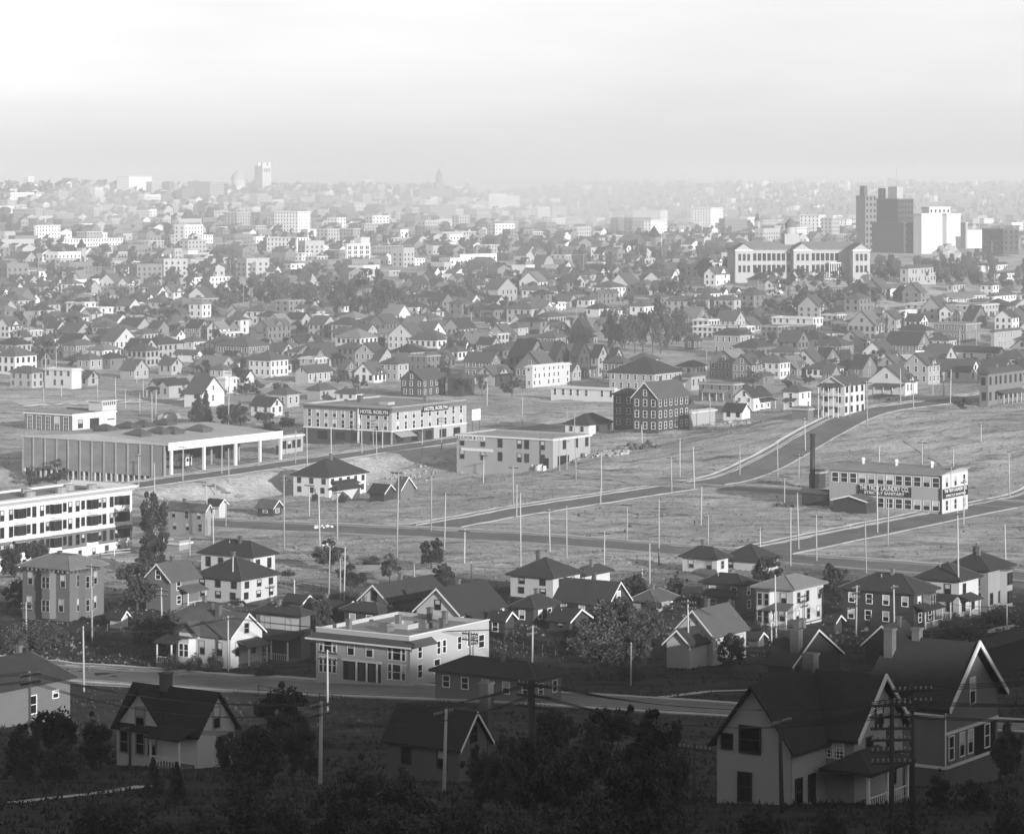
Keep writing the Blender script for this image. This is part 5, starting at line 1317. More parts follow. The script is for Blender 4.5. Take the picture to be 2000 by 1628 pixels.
POLES = """86 745 797 0;120 750 775 0;191 735 785 1;226 735 778 1;280 741 776 1;245 760 798 1;273 768 805 1;304 762 822 2;297 765 822 2;446 720 835 2;371 730 755 0;267 715 748 0;89 690 722 0
271 885 957 1;303 903 1075 0;357 870 938 1;433 862 925 0;447 875 943 0;67 878 912 1;160 885 916 2;320 1038 1078 0;371 1045 1085 0;417 990 1070 1;441 958 1028 1;405 945 1030 1;421 940 970 0;134 1005 1090 0
505 850 910 0;577 840 905 0;600 835 913 0;647 833 895 0;707 830 885 0;736 835 900 1;747 838 875 0;824 838 893 1;862 815 880 2;915 855 910 0;944 885 943 1;555 928 1072 2;604 943 1008 1;625 955 1080 0;659 960 1053 1;775 920 1092 1;842 930 1037 1;868 966 1073 0;907 1035 1100 1;951 745 793 1;729 820 872 3
1003 910 992 1;1009 945 1010 0;1017 960 1105 0;1107 985 1088 0;1074 995 1076 1;1180 1035 1106 1;1269 1063 1138 0;1287 975 1104 0;1224 980 1057 1;1175 880 965 0;1173 952 985 0;1328 858 930 1;1356 870 953 0;1312 893 960 1;1369 952 1027 0;1383 1005 1064 1;1485 1027 1085 1;1445 870 928 0;1093 850 920 0;1107 858 918 1;1125 855 936 0;1020 775 832 0;1107 795 825 1;1122 800 852 0;1160 805 825 0;1254 830 865 0;1387 775 832 0
1519 865 930 0;1560 885 935 1;1532 925 985 1;1544 990 1105 0;1560 960 1072 0;1595 1003 1095 1;1692 1015 1120 0;1714 935 1040 0;1734 975 1065 0;1873 1000 1207 1;1856 910 1000 1;1882 937 1025 1;1964 1025 1097 0;1972 880 972 1;1916 823 863 1;1862 875 915 0;1801 860 905 1;1717 870 905 0;1784 745 800 1;1759 718 785 0;1843 730 778 0;1856 720 788 1;1694 745 832 1;1660 750 815 0;1573 815 880 1;1866 705 742 0;1822 705 770 0
164 1220 1350 0;180 1103 1255 1;52 1172 1248 2;316 1148 1218 2;454 1088 1178 0;446 1203 1310 1;575 1130 1175 1;642 1065 1172 0;665 1090 1170 0;672 1070 1172 0;809 1100 1130 0;921 1093 1137 0;918 1230 1357 2;640 1265 1392 2;1255 1110 1172 2;1228 1130 1162 1;1345 1172 1302 2;1039 1220 1335 2;1232 1255 1338 0;1516 1125 1245 0;1672 1140 1237 3;1747 1140 1252 1;1967 1180 1247 1;1507 1220 1256 1
131 545 600 0;118 548 575 0;475 545 606 0;530 545 595 0;707 565 622 0;728 596 622 0;1126 595 633 0;1140 495 540 1;1265 470 500 0;1294 485 525 0;1322 495 520 1;1212 560 595 0;1223 555 597 0;1420 570 600 0;1473 575 612 1;1424 565 597 0;1254 637 682 1;1028 525 555 1;1111 500 530 1;1098 498 525 1;1206 520 560 0;1280 690 720 0;1388 530 560 1;1450 500 545 0;1462 520 545 1;1730 590 640 1;1664 552 582 0;1874 640 690 1;1907 645 688 0;1942 535 565 0;318 510 540 0;322 515 545 0;309 500 535 0;80 520 560 0;75 500 540 0;85 530 570 0;462 530 556 0;450 505 540 0;1790 460 500 0;1900 475 510 0;1910 475 510 0;1938 470 505 0;1850 505 540 0;1540 690 720 1;830 640 668 0;793 640 665 0;920 610 640 0;1090 640 680 0;527 660 700 1;630 680 720 1;110 680 720 0;355 690 725 1;760 700 735 1;1150 690 705 0;1380 680 705 1"""
for q in POLES.replace('\n', ';').split(';'):
    x, t, b_, n = map(float, q.split()); pole(x, t, b_, int(n))
near_poles = [pole(625, 1375, 1600, 2, .2, Y=260, lab='stout weathered pole carrying two crossarms before the near street corner'), pole(866, 1388, 1600, 1, .17, Y=250, lab='thin leaning-grained pole with one insulated arm before the huge dark roof'),
 pole(1043, 1332, 1620, 3, .34, True, Y=215, lab='very thick dark tarred pole with three arms among the dark trees'), pole(1357, 1450, 1600, 1, .16, True, Y=222, lab='split dark pole at the corner of the clapboard house wing'),
 pole(1527, 1395, 1585, 1, .17, True, Y=212, lab='slim dark pole in front of the clapboard house wing'), pole(1741, 1360, 1620, 6, .2, True, Y=200, yaw=.12, lab='dark pole stacked with six crossarms before the corner porch'),
 pole(1783, 1332, 1600, 2, .2, True, Y=205, yaw=.12, lab='dark pole with two long crossarms before the tall gabled house'), pole(60, 1308, 1620, 2, .17, Y=300, lab='pale pole with two insulated arms before the house with a square window'), pole(253, 1410, 1580, 1, .16, True, Y=290, lab='dark pole with a single arm before the twin-gabled cottage')]
# wires strung across the near slope
def wire(A, B, sag, lab, r=.03):
    mb = MB(); n = 14; pts = []
    for i in range(n + 1):
        t = i / n; p = A.lerp(B, t); p.z -= sag * 4 * t * (1 - t); pts.append(p)
    for i in range(n): mb.tube(pts[i], pts[i + 1], r, r, 4, 0, False)
    o = obj('wire', mb, M_wire); tag(o, lab, 'wire', 'wires over the near gardens')
tops = [Vector(T['_top']) for T in near_poles]
order = [7, 8, 0, 1, 2, 4, 5]
offs = [Vector((-80, 20, -6))] 
chain = [tops[7] + Vector((-60, -20, 2)), tops[7], tops[0], tops[2], tops[5], tops[5] + Vector((50, 8, 1))]
for k in range(7):
    d = Vector((0, (k % 4 - 1.5) * .7, -.2 - .75 * (k // 4)))
    for i in range(len(chain) - 1): wire(chain[i] + d, chain[i + 1] + d, .9 + .12 * k, 'thin dark wire sagging from pole to pole over the near gardens')
for k in range(4):
    d = Vector((0, (k - 1.5) * .6, -.3)); A, B = tops[6], tops[3]
    wire(A + d, A + Vector((45, 15, 2)) + d, .6, 'thin dark wire sagging from pole to pole over the near gardens'); wire(A + d, tops[4] + d, .8, 'thin dark wire sagging from pole to pole over the near gardens'); wire(tops[8] + d, tops[1] + d, 1.0, 'thin dark wire sagging from pole to pole over the near gardens')

sp = sorted([T for T in bpy.data.objects if T.name.startswith('utility_pole') and '_top' in T and 385 < T['_top'][1] < 440], key=lambda T: T['_top'][0])
for A, B in zip(sp[:-1], sp[1:]):
    if abs(A['_top'][1] - B['_top'][1]) > 40: continue
    for k in range(3): d = Vector((0, (k - 1) * .8, -.25)); wire(Vector(A['_top']) + d, Vector(B['_top']) + d, 1.0 + .1 * k, 'dark service wire slung between the poles of the near street')
# ---------------------------------------------------------------- trees
def leaf_crown(seed, n, clumps, leaf, shape='round'):
    """crown about 2 units wide and 2 high (z 0..2): leaf quads gathered in clumps over a branching volume"""
    rnd = np.random.RandomState(seed); C = []
    while len(C) < clumps:
        p = rnd.uniform(-1, 1, 3); 
        if shape == 'bush':
            t = rnd.uniform(0, 6.283); q = math.sqrt(rnd.uniform(0, 1)); C.append((q * .75 * math.cos(t), q * .75 * math.sin(t), rnd.uniform(.05, 1.7) * (1 - .6 * q), rnd.uniform(.15, .35)))
        elif shape == 'cone':
            z = rnd.uniform(0, 2); rr = (1 - z / 2.05) * .8 + .04; t = rnd.uniform(0, 6.283); q = rr * math.sqrt(rnd.uniform(.15, 1)); C.append((q * math.cos(t), q * math.sin(t), z, .13 + .12 * (1 - z / 2)))
        else:
            if np.linalg.norm(p) > 1: continue
            k = np.linalg.norm(p)
            if k < .35: continue
            w = 1.0 if shape == 'round' else .55
            if len(C) < max(6, clumps // 5): C.append((p[0] * .72 * w, p[1] * .72 * w, 1.05 + p[2] * .8, rnd.uniform(.22, .36)))
            else:
                q = C[rnd.randint(0, max(6, clumps // 5))]; C.append((q[0] + rnd.normal(0, .17) * w, q[1] + rnd.normal(0, .17) * w, q[2] + rnd.normal(0, .15), rnd.uniform(.08, .2)))
    C = np.array(C); idx = rnd.randint(0, clumps, n); d = rnd.normal(0, 1, (n, 3)); d /= np.linalg.norm(d, axis=1)[:, None]
    r = C[idx, 3] * rnd.uniform(.3, 1.05, n) ** .6; P = C[idx, :3] + d * r[:, None]
    a = rnd.normal(0, 1, (n, 3)) ; a /= np.linalg.norm(a, axis=1)[:, None]; b = np.cross(a, d + rnd.normal(0, .5, (n, 3))); b /= np.linalg.norm(b, axis=1)[:, None] + 1e-9
    s = leaf * rnd.uniform(.6, 1.4, n)[:, None]
    V = np.stack([P - a * s, P + b * s * .6, P + a * s, P - b * s * .6], 1).reshape(-1, 3); f = np.arange(4 * n).reshape(-1, 4)
    me = bpy.data.meshes.new('crown'); me.vertices.add(4 * n); me.vertices.foreach_set('co', V.astype(np.float32).ravel()); me.loops.add(4 * n); me.loops.foreach_set('vertex_index', f.ravel().astype(np.int32)); me.polygons.add(n); me.polygons.foreach_set('loop_start', np.arange(n) * 4); me.polygons.foreach_set('loop_total', np.full(n, 4)); me.update(calc_edges=True)
    return me, C
CR = {}
def crowns(key, k, n, cl, leaf, shape, m):
    out = []
    for i in range(k):
        me, C = leaf_crown(hash(key) % 1000 * 0 + len(key) * 17 + i, n, cl, leaf, shape); me.materials.append(m)
        t = MB(); t.tube((0, 0, -.35), (0, 0, .5), .055, .04, 6); t.tube((0, 0, .5), (0, 0, 1.2 if shape != 'cone' else 1.95), .04, .01, 5, 0)
        for c in C[:9]: t.tube((0, 0, .35 + .3 * random.random()), tuple(c[:3]), .022, .006, 4, 0, False)
        out.append((me, t.mesh('trunk', M_bark)))
    CR[key] = out
crowns('near', 6, 8500, 70, .05, 'round', M_leaf); crowns('nearpale', 3, 7500, 80, .04, 'round', M_leafl); crowns('mid', 7, 1700, 36, .08, 'round', M_leaf); crowns('poplar', 3, 1400, 36, .09, 'tall', M_leaf); crowns('fir', 4, 2600, 80, .07, 'cone', M_leaf)
crowns('bush', 5, 2600, 40, .06, 'bush', M_leaf)
NT = [0]
def tree(x, yt, yb, wpx, kind='mid', lab=None, Y=None, grp=None):
    p = pix(x, yb) if Y is None else Vector(((x - 1000) / F * Y, Y, CAMZ - (yb - HZ) / F * Y))
    k = p.y / F; hgt = (yb - yt) * k; w = wpx * k; me, tr = random.choice(CR[kind])
    z_ = zone(p)
    nm = 'bush' if kind == 'bush' else 'tree'; sz = 'small ' if hgt < 5 else 'large ' if hgt > 12 else ''
    L = lab or {'mid': f'{sz}dark leafy tree {z_}', 'near': f'{sz}dark shade tree {z_}', 'nearpale': f'{sz}pale leafy tree {z_}', 'poplar': f'{sz}narrow upright poplar {z_}', 'fir': f'{sz}dark conifer {z_}', 'bush': f'{sz}rounded bush {z_}'}[kind]
    T = thing(nm, L, nm, p, random.uniform(0, 6.28), grp or {'bush': 'bushes ', 'tree': 'trees '}[nm] + z_); T.scale = (w / 2 * random.uniform(.92, 1.1), w / 2 * random.uniform(.92, 1.1), hgt / 2)
    obj('crown', me, None, T); 
    if kind != 'bush': obj('trunk', tr, None, T)
    else: obj('stem', tr, None, T)
    NT[0] += 1; return T
NEAR = [(268, 1098, 1192, 112, 'near', 'round leafy tree beside the old bracketed house'), (298, 968, 1078, 76, 'near', 'big yard tree by the white apartment block end'), (1165, 1185, 1325, 170, 'nearpale', 'big pale tree catching light among the near houses'), (1245, 1178, 1300, 110, 'nearpale', 'second pale tree crowding the big pale one'),
 (1425, 1232, 1305, 70, 'near', 'spreading shade tree beside the steep-roofed white cottage'), (1632, 1098, 1175, 66, 'near', 'dark round tree between white and brown houses'), (1875, 1195, 1240, 70, 'bush', None), (1835, 1200, 1225, 30, 'bush', None), (1945, 1170, 1212, 60, 'bush', None),
 (95, 1372, 1500, 130, 'near', None), (185, 1395, 1500, 90, 'near', None), (60, 1190, 1265, 80, 'bush', None), (110, 1200, 1260, 60, 'bush', None), (30, 1200, 1270, 60, 'bush', None), (380, 1265, 1310, 40, 'bush', None), (420, 1255, 1310, 36, 'bush', None), (335, 1260, 1310, 40, 'bush', None), (520, 1280, 1320, 50, 'bush', None),
 (545, 1345, 1500, 130, 'near', None), (490, 1410, 1560, 130, 'near', None), (470, 1480, 1600, 110, 'bush', None), (300, 1480, 1560, 50, 'fir', None), (345, 1490, 1570, 50, 'fir', None), (1190, 1380, 1560, 150, 'near', None), (1270, 1395, 1560, 130, 'near', None), (1040, 1420, 1590, 130, 'near', None), (985, 1450, 1600, 100, 'near', None), (1320, 1440, 1590, 90, 'near', None), (1100, 1460, 1640, 150, 'near', None), (1230, 1470, 1650, 160, 'near', None), 
 (700, 1480, 1620, 130, 'near', None), (790, 1510, 1640, 130, 'near', None), (640, 1500, 1640, 100, 'bush', None), (900, 1520, 1650, 120, 'bush', None), (560, 1530, 1660, 110, 'bush', None), (180, 1540, 1640, 100, 'bush', None), (300, 1560, 1660, 120, 'bush', None), (400, 1550, 1670, 120, 'bush', None), (1480, 1550, 1640, 100, 'bush', None), (1620, 1550, 1640, 80, 'bush', None), (1900, 1500, 1580, 80, 'bush', None), (1835, 1505, 1580, 60, 'near', None), (1965, 1420, 1540, 80, 'near', None), (1970, 1520, 1640, 80, 'bush', None), (1760, 1550, 1640, 80, 'bush', None), (1000, 1560, 1680, 120, 'bush', None), (1150, 1420, 1590, 140, 'near', None), (1060, 1380, 1500, 110, 'near', None),  (1160, 1500, 1660, 150, 'bush', None), (1290, 1510, 1650, 130, 'bush', None), (1080, 1530, 1670, 140, 'bush', None), (740, 1540, 1660, 140, 'bush', None), (840, 1550, 1670, 140, 'bush', None), (500, 1500, 1640, 130, 'bush', None), (590, 1400, 1520, 90, 'near', None), (460, 1430, 1530, 80, 'near', None), (120, 1420, 1520, 100, 'bush', None), (940, 1460, 1580, 90, 'near', None), (240, 1540, 1640, 110, 'bush', None), (40, 1420, 1530, 90, 'near', None), (1330, 1560, 1680, 110, 'bush', None)]
for x, t, b_, w, k, l in NEAR:
    Y = None
    tree(x, t, b_, w, k, l, Y)
TR = """1445 512 548 40 mid;1480 518 548 40 mid;1520 520 550 40 mid;1560 522 552 40 mid;1605 520 550 40 mid;1640 522 552 36 mid;110 895 945 60 mid;60 905 950 45 mid;385 770 830 50 fir;402 765 825 36 fir;445 785 830 60 near;470 790 835 50 mid;520 795 835 60 mid;505 765 800 40 mid;480 745 775 36 mid;530 820 850 50 bush;560 800 830 40 bush
465 715 760 40 mid;545 740 775 50 mid;500 735 770 44 mid;905 735 775 30 mid;940 730 775 24 mid;760 700 740 40 mid;1000 740 775 50 mid;360 745 775 24 bush;670 955 980 20 bush;615 950 978 16 bush;380 690 722 36 mid;110 640 690 56 mid;75 645 695 50 mid;190 655 690 40 mid;330 600 640 60 mid;290 605 640 60 mid;250 600 640 50 mid;205 590 620 50 mid;165 580 610 60 mid;140 615 650 50 mid;430 545 600 60 mid;400 570 610 30 mid;460 540 600 60 mid;490 545 600 60 mid;520 545 605 60 mid;555 545 610 60 mid;590 550 605 60 mid;625 540 600 60 mid;660 545 610 60 mid;690 540 620 60 mid;720 525 620 70 mid;750 530 620 70 mid;780 560 620 50 mid;735 560 640 60 mid;700 580 635 50 mid;885 545 590 60 mid;870 555 590 40 mid;950 570 600 34 mid;960 620 650 36 mid
1195 590 680 44 mid;1220 600 680 60 mid;1255 590 685 60 poplar;1275 585 690 60 mid;1305 590 680 60 mid;1330 580 660 50 poplar;1350 585 640 50 poplar;1375 590 640 60 mid;1405 585 640 60 mid;1430 590 640 60 mid;1460 595 640 50 mid;1240 610 690 60 mid;1290 610 690 56 mid;1190 610 680 36 mid;1240 460 520 34 poplar;1255 462 520 30 poplar;1225 470 515 30 poplar;1290 475 520 40 mid;1310 490 525 40 mid;1350 495 530 40 mid;1380 500 540 40 mid;1420 500 545 40 mid;1440 505 545 40 mid;1095 470 515 16 poplar;1085 475 515 16 poplar;1150 485 515 16 poplar
1490 530 560 40 mid;1540 540 580 40 mid;1570 545 600 56 mid;1600 540 600 56 mid;1630 535 600 60 mid;1660 535 590 60 mid;1690 540 590 60 mid;1520 570 610 50 mid;1500 580 620 50 mid;1550 580 615 50 mid;1710 560 600 40 mid;1470 560 590 40 mid;1590 590 620 50 mid;1870 505 540 40 mid;1850 510 540 30 mid;1810 500 530 40 mid;1920 490 515 40 mid;1730 520 560 34 mid;1750 600 630 30 mid;1720 610 660 40 mid;1690 615 660 34 mid;1500 640 680 40 mid;1480 680 710 36 mid;1400 745 775 50 mid;1440 735 765 50 mid;1340 770 800 30 mid;1720 680 715 30 mid;1850 690 730 50 mid;1880 770 800 40 mid;1900 690 720 40 mid;1680 700 730 30 mid;1580 720 750 34 mid;1040 640 680 30 mid;1075 655 690 30 mid;985 690 725 30 mid;860 690 725 30 mid;820 650 690 36 mid;890 640 680 36 mid;910 660 700 30 mid;560 655 690 30 mid;610 665 700 30 mid;470 650 690 36 mid;420 640 680 30 mid;230 640 670 30 mid;310 650 690 30 mid;270 570 600 40 mid;230 560 590 40 mid;60 560 600 50 mid;30 600 640 40 mid;400 510 545 40 mid;330 500 530 40 mid;200 520 560 40 mid;190 495 530 50 mid;300 510 540 30 mid;540 500 530 40 mid;620 510 540 40 mid;880 490 520 30 poplar;865 495 520 30 mid;980 510 540 40 mid;1020 500 530 30 mid;1000 530 560 36 mid;1060 540 570 36 mid;1130 545 575 30 mid;1200 540 570 36 mid;1310 545 590 44 mid;1290 550 590 40 mid;1340 540 580 40 mid;1140 600 640 30 poplar;1210 640 670 30 mid;1260 1180 1220 30 bush;1700 1190 1230 20 bush;1480 1200 1240 24 bush;205 1190 1215 24 bush
40 690 720 40 mid;140 690 715 40 mid;220 680 710 36 mid;400 700 735 36 mid;590 690 720 30 mid;660 720 750 36 mid;700 735 765 36 mid;800 720 750 30 mid;870 715 745 30 mid;960 705 735 36 mid;1100 700 735 30 mid;1230 715 750 36 mid;1310 720 755 36 mid;1470 720 755 36 mid;1540 740 775 36 mid;1620 690 720 36 mid;1800 700 735 36 mid;1930 690 725 36 mid;90 600 640 40 mid;370 620 655 36 mid;640 630 660 36 mid;580 625 655 30 mid;780 600 635 40 mid;830 590 625 36 mid;930 590 620 36 mid;990 580 615 36 mid;1080 580 610 30 mid;1230 575 605 36 mid;1650 640 670 30 mid;1790 640 670 30 mid;1840 590 615 30 mid;1960 610 640 36 mid"""
for q in TR.replace('\n', ';').split(';'):
    q = q.split(); tree(float(q[0]), float(q[1]), float(q[2]), float(q[3]), q[4])
# ---------------------------------------------------------------- the far town that reads as one mass
def far_town():
    rnd = random.Random(5); W = MB(); tx = 0
    def bld(x, y, psi):
        Z = tz(x, y); w = rnd.uniform(7, 12); d = rnd.uniform(7, 12); h = rnd.choice([3.5, 4.5, 5.5, 6, 6.5, 8]) ; c, s = math.cos(psi), math.sin(psi); mi = rnd.choice([0, 1, 1, 2, 2, 2, 3])
        if rnd.random() < .17: w *= rnd.uniform(1.4, 3); h *= rnd.uniform(1.1, 2.3); flat = True; mi = rnd.choice([0, 1, 1, 2, 2])
        else: flat = rnd.random() < .3
        P = [(x + c * u - s * v, y + s * u + c * v) for u, v in ((0, 0), (w, 0), (w, d), (0, d))]; n = len(W.v)
        W.v += [(px, py, Z - 3) for px, py in P] + [(px, py, Z + h) for px, py in P]
        for q in ((0, 1, 5, 4), (1, 2, 6, 5), (2, 3, 7, 6), (3, 0, 4, 7)): W.f.append(tuple(n + i for i in q)); W.mi.append(mi)
        if flat: W.f.append((n + 4, n + 5, n + 6, n + 7)); W.mi.append(5)
        else:
            r = h + w * .24; W.v += [((P[0][0] + P[1][0]) / 2, (P[0][1] + P[1][1]) / 2, Z + r), ((P[2][0] + P[3][0]) / 2, (P[2][1] + P[3][1]) / 2, Z + r)]
            W.f += [(n + 4, n + 5, n + 8), (n + 6, n + 7, n + 9)]; W.mi += [mi, mi]; W.f += [(n + 5, n + 6, n + 9, n + 8), (n + 7, n + 4, n + 8, n + 9)]; W.mi += [4, 4]
        # a few dark windows on the two street sides
        for k in range(int(h // 3.2)):
            z = Z + 1 + 3.1 * k
            for (A, B, m) in ((P[0], P[1], w), (P[3], P[0], d)):
                nw = int(m / 3.5); ox, oy = (B[1] - A[1]) / m * .08, -(B[0] - A[0]) / m * .08
                for i in range(nw):
                    t0 = (i + .3) / nw; t1 = (i + .62) / nw; a0 = (A[0] + (B[0] - A[0]) * t0 + ox, A[1] + (B[1] - A[1]) * t0 + oy); a1 = (A[0] + (B[0] - A[0]) * t1 + ox, A[1] + (B[1] - A[1]) * t1 + oy)
                    W.poly([(a0[0], a0[1], z), (a1[0], a1[1], z), (a1[0], a1[1], z + 1.5), (a0[0], a0[1], z + 1.5)], 6)
    used = [(q[0], q[1], q[2]) for q in USED if q[1] > 1500]; cnt = 0
    ua = np.array(used)
    while cnt < 1900:
        y = 1800 * (4900 / 1800) ** (rnd.random() ** .75); x = rnd.uniform(-.172, .172) * y
        if x > .08 * y and y < 2300: continue
        if len(ua) and np.any((ua[:, 0] - x) ** 2 + (ua[:, 1] - y) ** 2 < (ua[:, 2] + 9) ** 2): continue
        bld(x, y, PHI if rnd.random() < .7 else PHI - .3); cnt += 1
    cnt = 0
    while cnt < 500:
        y = rnd.uniform(5200, 8300); x = rnd.uniform(-.02, .172) * y; bld(x, y, PHI); cnt += 1
    o = obj('distant_town', W, [MATS['wall_w'], MATS['wall_l'], MATS['wall_m'], MATS['wall_d'], MATS['roof_m'], M_tar, M_glass]); o['kind'] = 'stuff'; o['label'] = 'hazy mass of small houses and blocks covering the far hills'; o['category'] = 'town'
far_town()
def far_woods():
    rs = np.random.RandomState(3); B = []
    me0, _ = leaf_crown(77, 130, 12, .22, 'round'); co = np.zeros(len(me0.vertices) * 3, np.float32); me0.vertices.foreach_get('co', co); co = co.reshape(-1, 3)
    n = 0; P = []
    while n < 1500:
        y = 1500 * (5000 / 1500) ** rs.rand(); x = rs.uniform(-.175, .175) * y
        if math.sin(x * .011 + 2) * math.sin(y * .006 + x * .004) < -.15 and y > 1900: continue
        P.append((x, y)); n += 1
    for _ in range(600): y = rs.uniform(5000, 8600); P.append((rs.uniform(-.05, .175) * y, y))
    for _ in range(500): y = rs.uniform(3900, 4700); P.append((rs.uniform(-.175, -.01) * y, y))
    V = []
    for x, y in P:
        s = rs.uniform(3, 6.5); h = s * rs.uniform(.7, 1.2); V.append(co * np.array([s, s, h]) + np.array([x, y, tz(x, y) - .5]))
    V = np.concatenate(V); nq = len(V) // 4; f = np.arange(len(V), dtype=np.int32)
    me = bpy.data.meshes.new('distant_woods'); me.vertices.add(len(V)); me.vertices.foreach_set('co', V.astype(np.float32).ravel()); me.loops.add(len(f)); me.loops.foreach_set('vertex_index', f); me.polygons.add(nq); me.polygons.foreach_set('loop_start', np.arange(nq) * 4); me.polygons.foreach_set('loop_total', np.full(nq, 4)); me.update(calc_edges=True); me.materials.append(M_leaf)
    o = bpy.data.objects.new('distant_woods', me); link(o); o['kind'] = 'stuff'; o['label'] = 'hazy trees scattered among the far houses'; o['category'] = 'woods'
far_woods()
# ---------------------------------------------------------------- weeds on the fields, scrub on the slopes
def weeds():
    rs = np.random.RandomState(9); n = 18000; P = []
    while len(P) < n:
        y = 420 * (1100 / 420) ** rs.rand(); x = rs.uniform(-.172, .172) * y
        c = math.sin(x * .09 + 2 * math.sin(y * .03)) + math.sin(y * .07 + x * .05)
        if rs.rand() > .25 + .35 * (c + 2) / 2: continue
        dx, dy = x - 39, y - 667; u = RX * dx + RY * dy; v = LX * dx + LY * dy
        if (abs(v) < 9 and u > -106) or (abs(v + 74) < 9 and u > -106) or abs(u + 106) < 9 or (abs(u) < 9 and v < 2) or (abs(v - 119) < 12 and -60 < u < 150): continue
        P.append((x, y))
    P = np.array(P); Z = terr(P[:, 0], P[:, 1]); V = []; s = rs.uniform(.1, .3, n); big = rs.rand(n) < .01; s[big] *= 2
    V = np.zeros((n, 6, 3))
    for k in range(2):
        t = rs.uniform(0, 3.14, n); w = s * rs.uniform(.6, 1.3, n)
        V[:, 3 * k] = np.stack([P[:, 0] - np.cos(t) * w, P[:, 1] - np.sin(t) * w, Z - .05], 1); V[:, 3 * k + 1] = np.stack([P[:, 0] + np.cos(t) * w, P[:, 1] + np.sin(t) * w, Z - .05], 1); V[:, 3 * k + 2] = np.stack([P[:, 0] + rs.normal(0, .1, n), P[:, 1] + rs.normal(0, .1, n), Z + s * 1.1], 1)
    V = V.reshape(-1, 3); f = np.arange(len(V), dtype=np.int32); nt_ = len(V) // 3
    me = bpy.data.meshes.new('field_weeds'); me.vertices.add(len(V)); me.vertices.foreach_set('co', V.astype(np.float32).ravel()); me.loops.add(len(f)); me.loops.foreach_set('vertex_index', f); me.polygons.add(nt_); me.polygons.foreach_set('loop_start', np.arange(nt_) * 3); me.polygons.foreach_set('loop_total', np.full(nt_, 3)); me.update(calc_edges=True); me.materials.append(M_straw)
    o = bpy.data.objects.new('field_weeds', me); link(o); o['kind'] = 'stuff'; o['label'] = 'dry weeds tufted over the open fields'; o['category'] = 'weeds'
weeds()
def garden_grass():
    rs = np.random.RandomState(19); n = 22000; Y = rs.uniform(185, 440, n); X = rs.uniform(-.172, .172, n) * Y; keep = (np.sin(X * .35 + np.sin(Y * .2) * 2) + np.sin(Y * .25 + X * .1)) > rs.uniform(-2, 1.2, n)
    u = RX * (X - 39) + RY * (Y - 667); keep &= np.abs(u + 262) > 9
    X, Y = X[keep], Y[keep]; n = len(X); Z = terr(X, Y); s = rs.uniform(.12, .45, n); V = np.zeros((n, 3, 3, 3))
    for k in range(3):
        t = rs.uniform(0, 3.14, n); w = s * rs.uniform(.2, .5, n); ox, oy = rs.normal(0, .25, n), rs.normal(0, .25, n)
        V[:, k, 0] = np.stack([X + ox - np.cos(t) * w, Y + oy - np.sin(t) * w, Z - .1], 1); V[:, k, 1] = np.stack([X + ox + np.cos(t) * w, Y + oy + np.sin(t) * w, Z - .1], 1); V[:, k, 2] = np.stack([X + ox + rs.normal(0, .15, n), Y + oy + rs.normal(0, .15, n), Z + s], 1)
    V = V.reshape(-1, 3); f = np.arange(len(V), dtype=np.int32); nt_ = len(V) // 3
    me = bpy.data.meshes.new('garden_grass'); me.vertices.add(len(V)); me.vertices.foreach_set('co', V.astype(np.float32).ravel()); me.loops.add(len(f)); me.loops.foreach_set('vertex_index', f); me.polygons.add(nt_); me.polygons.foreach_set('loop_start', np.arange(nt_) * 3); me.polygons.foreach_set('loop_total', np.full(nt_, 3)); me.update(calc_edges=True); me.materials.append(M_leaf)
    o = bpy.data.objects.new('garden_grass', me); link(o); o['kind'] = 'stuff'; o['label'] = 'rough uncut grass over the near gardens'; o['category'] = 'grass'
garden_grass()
# ---------------------------------------------------------------- garden shrubs and yard fences among the near houses
def gardens():
    rnd = random.Random(12); n = 0
    while n < 78:
        Y = rnd.uniform(392, 540); X = rnd.uniform(-.165, .165) * Y
        u = RX * (X - 39) + RY * (Y - 667)
        if abs(u + 262) < 12 or abs(u + 106) < 14 or u > -138: continue
        if any((X - q[0]) ** 2 + (Y - q[1]) ** 2 < (q[2] * .9) ** 2 for q in USED if q[1] < 620): continue
        x = 1000 + F * X / Y; yb = HZ + F * (CAMZ - tz(X, Y)) / Y; k = F / Y; big = rnd.random() < .28; h = rnd.uniform(3.5, 6.5) if big else rnd.uniform(.8, 2.4)
        tree(x, yb - h * k, yb, (h * rnd.uniform(.8, 1.2) if big else h * rnd.uniform(1.2, 2)) * k, 'near' if big else 'bush', None, Y); n += 1
gardens()
# ---------------------------------------------------------------- loose yard things
def debris(name, x, y, wpx, n, m, lab, seed, smax=.9):
    rs = random.Random(seed); p = pix(x, y); k = p.y / F; mb = MB()
    for i in range(n):
        dx, dy = rs.gauss(0, wpx * k / 3), rs.gauss(0, wpx * k / 3); s = rs.uniform(.15, smax); t = rs.uniform(0, 3); z = tz(p.x + dx, p.y + dy) - p.z; c, q = math.cos(t) * s, math.sin(t) * s; l = rs.uniform(.3, 1) ; hh = rs.uniform(.1, .9) * s
        A = [(dx - c, dy - q), (dx + q * l, dy - c * l), (dx + c, dy + q), (dx - q * l, dy + c * l)]; b0 = len(mb.v)
        mb.v += [(u_, v_, z - .1) for u_, v_ in A] + [(u_ * 1 + rs.uniform(-.1, .1), v_ + rs.uniform(-.1, .1), z + hh + rs.uniform(-.1, .2)) for u_, v_ in A]
        for f in ((4, 5, 6, 7), (0, 1, 5, 4), (1, 2, 6, 5), (2, 3, 7, 6), (3, 0, 4, 7)): mb.f.append(tuple(b0 + i_ for i_ in f)); mb.mi.append(0)
    o = obj(name, mb, m, None, p); o['kind'] = 'stuff'; o['label'] = lab; o['category'] = 'rubble'
